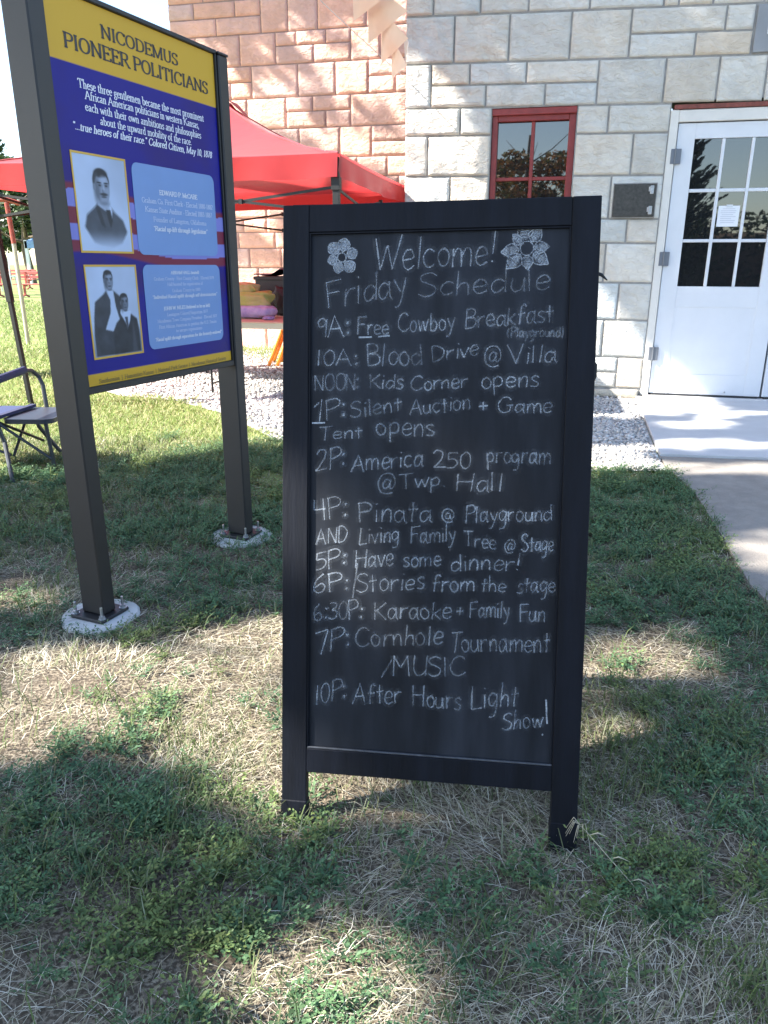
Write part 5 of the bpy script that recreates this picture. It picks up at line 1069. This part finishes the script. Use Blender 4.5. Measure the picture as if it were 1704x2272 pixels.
# trees behind the photographer, mirrored in the window and door glass
def conifer(lab, x, y, h, rb, n, seed):
    o = thing('juniper_tree', lab, 'tree', (x, y, 0)); b = MB(); b.tube([(0, 0, 0), (0, 0, h)], [.14, .02], 10); b.build('trunk', M_bark, o)
    r_ = np.random.default_rng(seed); nb = 150; P = []; D = []
    for k in range(nb):
        z = h*r_.uniform(.08, 1)**.9; a_ = r_.uniform(0, 2*PI); L = rb*(1-z/h)**.7*r_.uniform(.6, 1.25)+.12; m_ = int(n/nb)
        t = r_.uniform(.05, 1, m_)[:, None]; d = np.array([math.cos(a_), math.sin(a_), .75]); q = np.array([0, 0, z-.2])+d*L*t+r_.normal(size=(m_, 3))*.10*L*(1.1-t); P.append(q); D.append(np.tile(d, (m_, 1)))
    foliage('crown', np.concatenate(P), .13, M_leaf, o, DARKG, aspect=.7, seed=seed, dirs=np.concatenate(D)); return o
conifer('dark juniper tree behind the camera, mirrored in the white door', .55, -10.5, 4.5, 1.25, 14000, 41)
tree('autumn_tree', 'orange tinged tree behind the camera, mirrored in the red window', 'tree', -3.6, -9.5, 5.2, 2.4, 2.0, 1.9, 8000, .17, [(.30, .13, .03), (.22, .13, .03), (.12, .12, .03)], 42, None, .16)
tree('yard_tree', 'green tree behind the camera, mirrored in the red window', 'tree', -1.9, -12.5, 6.6, 3.2, 1.7, 2.6, 8000, .18, GREEN, 43, None, .18)

# unseen leafy row behind the camera, added to darken the low panes' reflections
hg = thing('added_hedge', 'unseen dark leafy row added behind the camera to darken the low glass reflections', 'added_hedge', (1.5, -14, 0))
b = MB(); b.box(-9, 9, -.4, .4, 0, 2.0, .2); b.build('stems', M_bark, hg)
r_ = np.random.default_rng(5); n_ = 9000; P = np.stack([r_.uniform(-9.3, 9.3, n_), r_.choice([-1, 1], n_)*r_.uniform(.3, .75, n_), r_.uniform(.05, 2.6, n_)], 1); foliage('leaves', P, .22, M_leaf, hg, DARKG, seed=6)

# ---------------------------------------------------------------- ground cover
WEEDS = [([(1.09, 3.97), (1.63, 3.93), (1.45, 3.04), (1.35, 2.29), (0.98, 1.57), (0.88, 1.88), (0.78, 1.99), (0.6, 2.0)], 1.0), ([(-2.09, 3.66), (-0.64, 4.63), (-0.36, 2.91), (-0.77, 2.7), (-1.05, 2.74), (-1.3, 3.35), (-1.34, 3.02), (-1.58, 2.69)], 1.0), ([(-2.09, 3.66), (-0.55, 4.63), (-0.28, 2.14), (-0.7, 1.92), (-1.18, 1.92)], 0.42), ([(-0.22, 1.07), (0.4, 1.1), (0.34, 0.87), (0.05, 0.85), (-0.2, 0.92)], 0.22), ([(0.5, 1.69), (1.1, 1.81), (0.68, 0.98), (0.39, 1.07)], 0.22), ([(-0.78, 1.15), (-0.24, 1.19), (-0.2, 0.92), (-0.38, 0.89), (-0.52, 0.93), (-0.71, 1.02)], 0.7), ([(-0.3, 1.21), (0.32, 1.13), (0.31, 1.01), (-0.01, 0.98), (-0.26, 1.07)], 0.45), ([(0.36, 1.15), (0.86, 1.33), (0.7, 1.02), (0.37, 0.99)], 0.8), ([(0.68, 1.51), (0.95, 1.51), (0.82, 1.26), (0.61, 1.24)], 0.7), ([(-0.91, 1.82), (-0.8, 1.82), (-0.76, 1.68), (-0.85, 1.68)], 0.7), ([(-0.64, 1.68), (-0.49, 1.7), (-0.43, 1.5), (-0.57, 1.48)], 0.6), ([(-0.81, 1.52), (-0.55, 1.52), (-0.5, 1.34), (-0.73, 1.34)], 0.6), ([(-0.86, 1.41), (-0.59, 1.41), (-0.39, 1.29), (-0.38, 1.19), (-0.73, 1.15)], 0.6), ([(-0.41, 1.38), (-0.37, 1.4), (-0.33, 1.27), (-0.38, 1.26)], 0.7), ([(0.56, 1.83), (0.64, 1.83), (0.6, 1.69), (0.54, 1.69)], 0.7), ([(-1.12, 2.27), (-0.92, 2.27), (-0.85, 1.95), (-1.02, 2.01)], 0.7), ([(-0.86, 2.91), (-0.43, 2.85), (-0.35, 2.28), (-0.62, 2.14)], 0.3), ([(-0.19, 1.29), (-0.07, 1.29), (-0.08, 1.19), (-0.17, 1.19)], 0.4)]
GRASSY = [[(0.12, 1.01), (0.5, 1.01), (0.42, 0.78), (0.11, 0.78)], [(-0.18, 0.97), (-0.05, 0.95), (-0.08, 0.77), (-0.21, 0.77)], [(0.43, 1.42), (0.65, 1.42), (0.55, 1.19), (0.37, 1.19)], [(-0.91, 2.74), (-0.42, 2.91), (-0.31, 2.1), (-0.76, 2.24)], [(0.43, 0.97), (0.65, 0.98), (0.55, 0.77), (0.38, 0.77)]]
def scatter(n_per, x0, x1, y0, y1):
    n = int(n_per*(x1-x0)*(y1-y0)); return rng.uniform(x0, x1, n), rng.uniform(y0, y1, n)
def inview(x, y, m=.25):
    return (np.abs(x) < y*.66+m) & (y > .55)
BLOCK = [[(.0, 4.32), (1.10, 3.90), (1.515, 3.89), (1.50, 3.44), (1.39, 2.93), (1.255, 2.35), (1.21, 1.2), (4, 1.2), (4, 8), (-.9, 8), (-5, 14), (-3.6, 9.9), (-2.9, 7.0), (-2.19, 6.23), (-1.68, 6.02), (-1.17, 5.45), (-.62, 4.52)]]
def free(x, y, jit=.05):
    jx = x+(fbm(x*9, y*9, 2)-.5)*jit*2; jy = y+(fbm(x*9+5, y*9+5, 2)-.5)*jit*2
    k = np.ones(x.shape, bool)
    for P in BLOCK: k &= ~inpoly(jx, jy, P)
    for s_, r in ((-.028, .113), (WP+.027, .105)):
        c = Sm @ Vector((s_, .043, 0)); k &= (x-c.x)**2+(y-c.y)**2 > (r*(1+.12*np.sin(np.arctan2(y-c.y, x-c.x)*5)))**2
    return k
def weedness(x, y):
    jx = x+(fbm(x*5+2, y*5, 3)-.5)*.22; jy = y+(fbm(x*5+7, y*5+9, 3)-.5)*.22
    w_ = np.zeros(x.shape)
    for P, v in WEEDS: w_ = np.maximum(w_, v*inpoly(jx, jy, P))
    cl = fbm(x*4.5+40, y*4.5+11, 3)
    w_ = w_*np.clip(.35+1.6*sm(.36, .56, cl), 0, 1.3)
    return np.maximum(w_, .50*sm(.50, .62, cl)*sm(.40, .55, fbm(x*11+3, y*11+8, 2)))
def blades(name, x, y, L, Wd, h, curl, tints, label, parent=None, ang=None, spread=1.0, zb=0.0, m=None):
    n = len(x); a = (rng.uniform(0, 2*PI, n) if ang is None else ang+rng.normal(0, spread, n)); dx, dy = np.cos(a), np.sin(a); px, py = -dy, dx
    a2 = a+rng.normal(0, curl, n); d2x, d2y = np.cos(a2), np.sin(a2)
    z0 = np.full(n, zb)+rng.uniform(-.002, .004, n)
    hor = np.sqrt(np.maximum(L*L-h*h, (.2*L)**2))
    mx, my, mz = x+dx*hor*.5, y+dy*hor*.5, z0+h*.75
    ex, ey, ez = mx+d2x*hor*.5, my+d2y*hor*.5, z0+h*rng.uniform(.5, 1.1, n)
    W0, W1 = Wd*.5, Wd*.42
    V = np.stack([np.stack([x-px*W0, y-py*W0, z0], 1), np.stack([x+px*W0, y+py*W0, z0], 1), np.stack([mx-px*W1, my-py*W1, mz], 1), np.stack([mx+px*W1, my+py*W1, mz], 1), np.stack([ex, ey, ez], 1)], 1).reshape(-1, 3)
    i = np.arange(n)[:, None]*5
    F = np.concatenate([i+np.array([[0, 1, 3]]), i+np.array([[0, 3, 2]]), i+np.array([[2, 3, 4]])])
    t = np.asarray(tints); c = t[rng.integers(0, len(t), n)]*rng.uniform(.72, 1.28, n)[:, None]
    c = np.repeat(np.concatenate([c, np.ones((n, 1))], 1), 5, 0)
    o = fast(name, V, F, m, parent, c); return tag(o, kind='stuff')
M_straw = mat('dry_grass', (.4, .33, .2), .7, attr='Col', trans=.25, spec=.3); M_green = mat('green_grass', (.1, .14, .04), .6, attr='Col', trans=.35, spec=.3)
STRAW = [(.58, .52, .39), (.68, .62, .48), (.50, .44, .32), (.37, .32, .235), (.75, .70, .58), (.25, .205, .145), (.38, .38, .21)]
GRASS = [(.10, .15, .045), (.14, .19, .06), (.17, .20, .09), (.20, .21, .10), (.08, .12, .04)]
# dry, mostly flattened straw in swirls
def swirl(x, y): return fbm(x*2.2+3, y*2.2+8, 2)*9.0
x, y = np.concatenate([np.stack(scatter(15000, -1.4, 1.4, .6, 1.6)), np.stack(scatter(8500, -2.2, 1.8, 1.6, 2.8)), np.stack(scatter(3600, -3.2, 1.6, 2.8, 4.6))], 1)
bare = fbm(x*3.1+21, y*3.1+5, 3)
k = inview(x, y) & free(x, y, .03) & (rng.random(x.shape) < np.clip(1.15-weedness(x, y)*.75, .22, 1)) & (rng.random(x.shape) > sm(.52, .68, bare)*.85); x, y = x[k], y[k]; n = len(x)
blades('dry_grass', x, y, rng.uniform(.025, .085, n)*(1+.25*(y > 2)), rng.uniform(.0007, .0015, n)*(1+.35*np.maximum(0, y-1)), rng.uniform(.002, .022, n)*rng.choice([1, 1, 1.8], n), .5, STRAW, '', None, swirl(x, y), .9, 0, M_straw)
# upright greyish green blades in patches
x, y = np.concatenate([np.stack(scatter(9000, -1.3, 1.3, .6, 1.7)), np.stack(scatter(4000, -2.6, 1.8, 1.7, 4.6))], 1)
gp = fbm(x*2.7+60, y*2.7+33, 3)
gb = np.zeros(x.shape)
for P in GRASSY: gb = np.maximum(gb, inpoly(x+(fbm(x*5, y*5, 2)-.5)*.2, y+(fbm(x*5+3, y*5, 2)-.5)*.2, P)*1.0)
k = inview(x, y) & free(x, y, .03) & (rng.random(x.shape) < np.clip(gb*.9*sm(.35, .55, gp)+.5*sm(.52, .66, gp)+.16, 0, 1)); x, y = x[k], y[k]; n = len(x)
h = rng.uniform(.018, .062, n)
blades('green_grass', x, y, h*rng.uniform(1.1, 1.7, n), rng.uniform(.0014, .0028, n)*(1+.25*np.maximum(0, y-1)), h, .6, GRASS+[(.22, .24, .15)], '', None, None, 1, 0, M_green)
# sunny lawn further back
x, y = np.concatenate([np.stack(scatter(4200, -3.6, .6, 4.0, 6.2)), np.stack(scatter(1500, -6.2, -.9, 6.2, 10)), np.stack(scatter(330, -14, -3, 10, 22))], 1)
k = inview(x, y, .6) & free(x, y, .22) & (x < -y*.08); x, y = x[k], y[k]; n = len(x); h = rng.uniform(.012, .045, n)*(1+.10*np.maximum(0, y-5))
blades('lawn_grass', x, y, h*rng.uniform(1.2, 2.2, n), rng.uniform(.003, .005, n)*(1+.25*np.maximum(0, y-4)), h, .6, [(.20, .28, .08), (.27, .34, .11), (.38, .40, .18), (.16, .24, .06), (.46, .44, .25)], '', None, None, 1, 0, M_green)
# leafy weeds: prostrate stems with small oval leaves
def weed_proto(seed, big):
    r_ = np.random.default_rng(seed); P = []; F = []; C_ = []; n0 = 0
    for s_ in range(r_.integers(6, 10)):
        a = r_.uniform(0, 2*PI); L = r_.uniform(.022, .058)*big; rise = r_.uniform(.3, 1.4); m_ = int(L/.0040)
        for j in range(m_):
            t = (j+1)/m_; rad = L*t*math.cos(rise*(1-.3*t)); zz = L*t*math.sin(rise*(1-.3*t))
            bx_, by_ = rad*math.cos(a)+r_.normal(0, .002), rad*math.sin(a)+r_.normal(0, .002)
            la = a+(1 if j % 2 else -1)*r_.uniform(.5, 1.3); ll = r_.uniform(.0075, .0135)*big*(1.05-.4*t); lw = ll*r_.uniform(.38, .55); tilt = r_.uniform(-.2, .8)
            d = np.array([math.cos(la)*math.cos(tilt), math.sin(la)*math.cos(tilt), math.sin(tilt)]); sd_ = np.array([-math.sin(la), math.cos(la), r_.uniform(-.4, .4)])
            b0 = np.array([bx_, by_, zz]); mid = b0+d*ll*.55
            P += [b0, mid+sd_*lw*.5+[0, 0, ll*.07], b0+d*ll, mid-sd_*lw*.5+[0, 0, ll*.07]]; F += [(n0, n0+2, n0+1), (n0, n0+3, n0+2)]; n0 += 4
            g = r_.uniform(.75, 1.25)*(.8+.4*t); C_ += [np.array([.112, .172, .075])*g*(1+np.array([.25, .1, -.1])*t)]*4
    return np.array(P), np.array(F), np.array(C_)
PROT = [weed_proto(100+i, 1.0) for i in range(14)]
x, y = np.concatenate([np.stack(scatter(2300, -1.4, 1.4, .6, 1.7)), np.stack(scatter(1900, -2.6, 1.9, 1.7, 4.7))], 1)
wd = weedness(x, y); k = inview(x, y) & free(x, y, .02) & (rng.random(x.shape) < np.clip(wd, 0, 1)*.55); x, y = x[k], y[k]; n = len(x)
VV, FF, CC = [], [], []; off = 0
hue = fbm(x*3+77, y*3+12, 3)
for i in range(n):
    P, F, Cl = PROT[rng.integers(0, len(PROT))]; a = rng.uniform(0, 2*PI); s_ = rng.uniform(.5, 1.4)*(1+.12*max(0, y[i]-1.5)); c, q = math.cos(a)*s_, math.sin(a)*s_
    VV.append(np.stack([P[:, 0]*c-P[:, 1]*q+x[i], P[:, 0]*q+P[:, 1]*c+y[i], P[:, 2]*s_*rng.uniform(.7, 1.1)+.002], 1)); FF.append(F+off); off += len(P)
    t = np.clip((hue[i]-.42)*3+rng.normal(0, .32), 0, 1); tint = np.array([1-.25*(1-t), 1, 1+.25*(1-t)])*(1+np.array([.42, .26, -.05])*max(0, t-.5))*rng.uniform(.8, 1.2); CC.append(Cl*tint)
CC = np.concatenate(CC); CC = np.concatenate([CC, np.ones((len(CC), 1))], 1)
o = fast('leafy_weeds', np.concatenate(VV), np.concatenate(FF), mat('weed_leaf', (.06, .1, .03), .55, attr='Col', trans=.28, spec=.3), None, CC); tag(o, kind='stuff')
# gravel stones on the bed along the wall
ico = bmesh_ico = None
t_ = (1+5**.5)/2; IV = np.array([(-1, t_, 0), (1, t_, 0), (-1, -t_, 0), (1, -t_, 0), (0, -1, t_), (0, 1, t_), (0, -1, -t_), (0, 1, -t_), (t_, 0, -1), (t_, 0, 1), (-t_, 0, -1), (-t_, 0, 1)])/1.9
IF = np.array([(0, 11, 5), (0, 5, 1), (0, 1, 7), (0, 7, 10), (0, 10, 11), (1, 5, 9), (5, 11, 4), (11, 10, 2), (10, 7, 6), (7, 1, 8), (3, 9, 4), (3, 4, 2), (3, 2, 6), (3, 6, 8), (3, 8, 9), (4, 9, 5), (2, 4, 11), (6, 2, 10), (8, 6, 7), (9, 8, 1)])
x, y = np.concatenate([np.stack(scatter(5200, .5, 2.4, 3.7, 6.5)), np.stack(scatter(1900, -2.9, .6, 4.2, 9.6))], 1)
jx = x+(fbm(x*7, y*7, 2)-.5)*.18; jy = y+(fbm(x*7+5, y*7, 2)-.5)*.18
GBED = [(-.62, 4.52), (.3, 4.12), (1.10, 3.87), (1.50, 3.87), (1.556, 4.17), (2.04, 6.12), P2(-.13, -.08), P2(-2.06, -.08), P2(-2.12, 3.0), P2(-5.0, 3.0), (-2.9, 7.4), (-2.15, 6.35), (-1.68, 6.05), (-1.17, 5.5)]
k = inpoly(jx, jy, GBED) & inpoly(x, y, GBED[:3]+[(1.512, 3.885), (1.562, 4.17), (2.05, 6.13)]+GBED[6:]) & ((x > .85) | (x < -.05)); x, y = x[k], y[k]; n = len(x)
sz = rng.uniform(.006, .0135, n)*np.where(x > .5, 1, 1.25); Q = IV[None]*(1+rng.normal(0, .16, (n, 12, 1)))*rng.uniform(.7, 1.3, (n, 1, 3)); Q[:, :, 2] *= .75
a = rng.uniform(0, 2*PI, n); ca, sa = np.cos(a)[:, None], np.sin(a)[:, None]; X = (Q[:, :, 0]*ca-Q[:, :, 1]*sa)*sz[:, None]+x[:, None]; Y = (Q[:, :, 0]*sa+Q[:, :, 1]*ca)*sz[:, None]+y[:, None]; Z = Q[:, :, 2]*sz[:, None]+.007+sz[:, None]*rng.uniform(.2, .9, (n, 1))
c = np.array([(.50, .48, .45), (.42, .40, .37), (.62, .60, .57), (.27, .265, .26), (.52, .47, .41)])[rng.integers(0, 5, n)]*rng.uniform(.8, 1.15, (n, 1)); c = np.repeat(np.concatenate([c, np.ones((n, 1))], 1), 12, 0)
o = fast('gravel', np.stack([X, Y, Z], -1).reshape(-1, 3), (IF[None]+12*np.arange(n)[:, None, None]).reshape(-1, 3), mat('gravel_stone', (.5, .48, .45), .9, attr='Col', var=.1, vscale=60), None, c); tag(o, kind='stuff')
# a dried, bent seed stalk beside the right foot of the board
st = MB(); rr_ = random.Random(3)
stem = [(.455, 1.03, .002), (.435, 1.05, .02), (.405, 1.075, .045), (.372, 1.10, .075), (.358, 1.115, .085)]
st.tube(stem, [.0006, .0007, .0007, .0006, .0004], 6)
for i in range(9):
    a = rr_.uniform(2.2, 5.4); L = rr_.uniform(.012, .035); p = Vector(stem[-1]); st.tube([p, p+Vector((math.cos(a)*L*.5, math.sin(a)*L*.4, .008)), p+Vector((math.cos(a)*L, math.sin(a)*L*.7, -.022))], [.0006, .0007, .0003], 5)
for i in (1, 2, 3):
    p = Vector(stem[i]); st.tube([p, p+Vector((.012, -.008, .012)), p+Vector((.03, -.012, .006))], [.0006, .0012, .0003], 5)
o = st.build('dried_stalk', mat('bleached_straw', (.42, .38, .28), .8, var=.2, vscale=90), None); tag(o, 'bleached bent seed stalk lying in the grass by the right foot of the chalkboard', 'stalk')
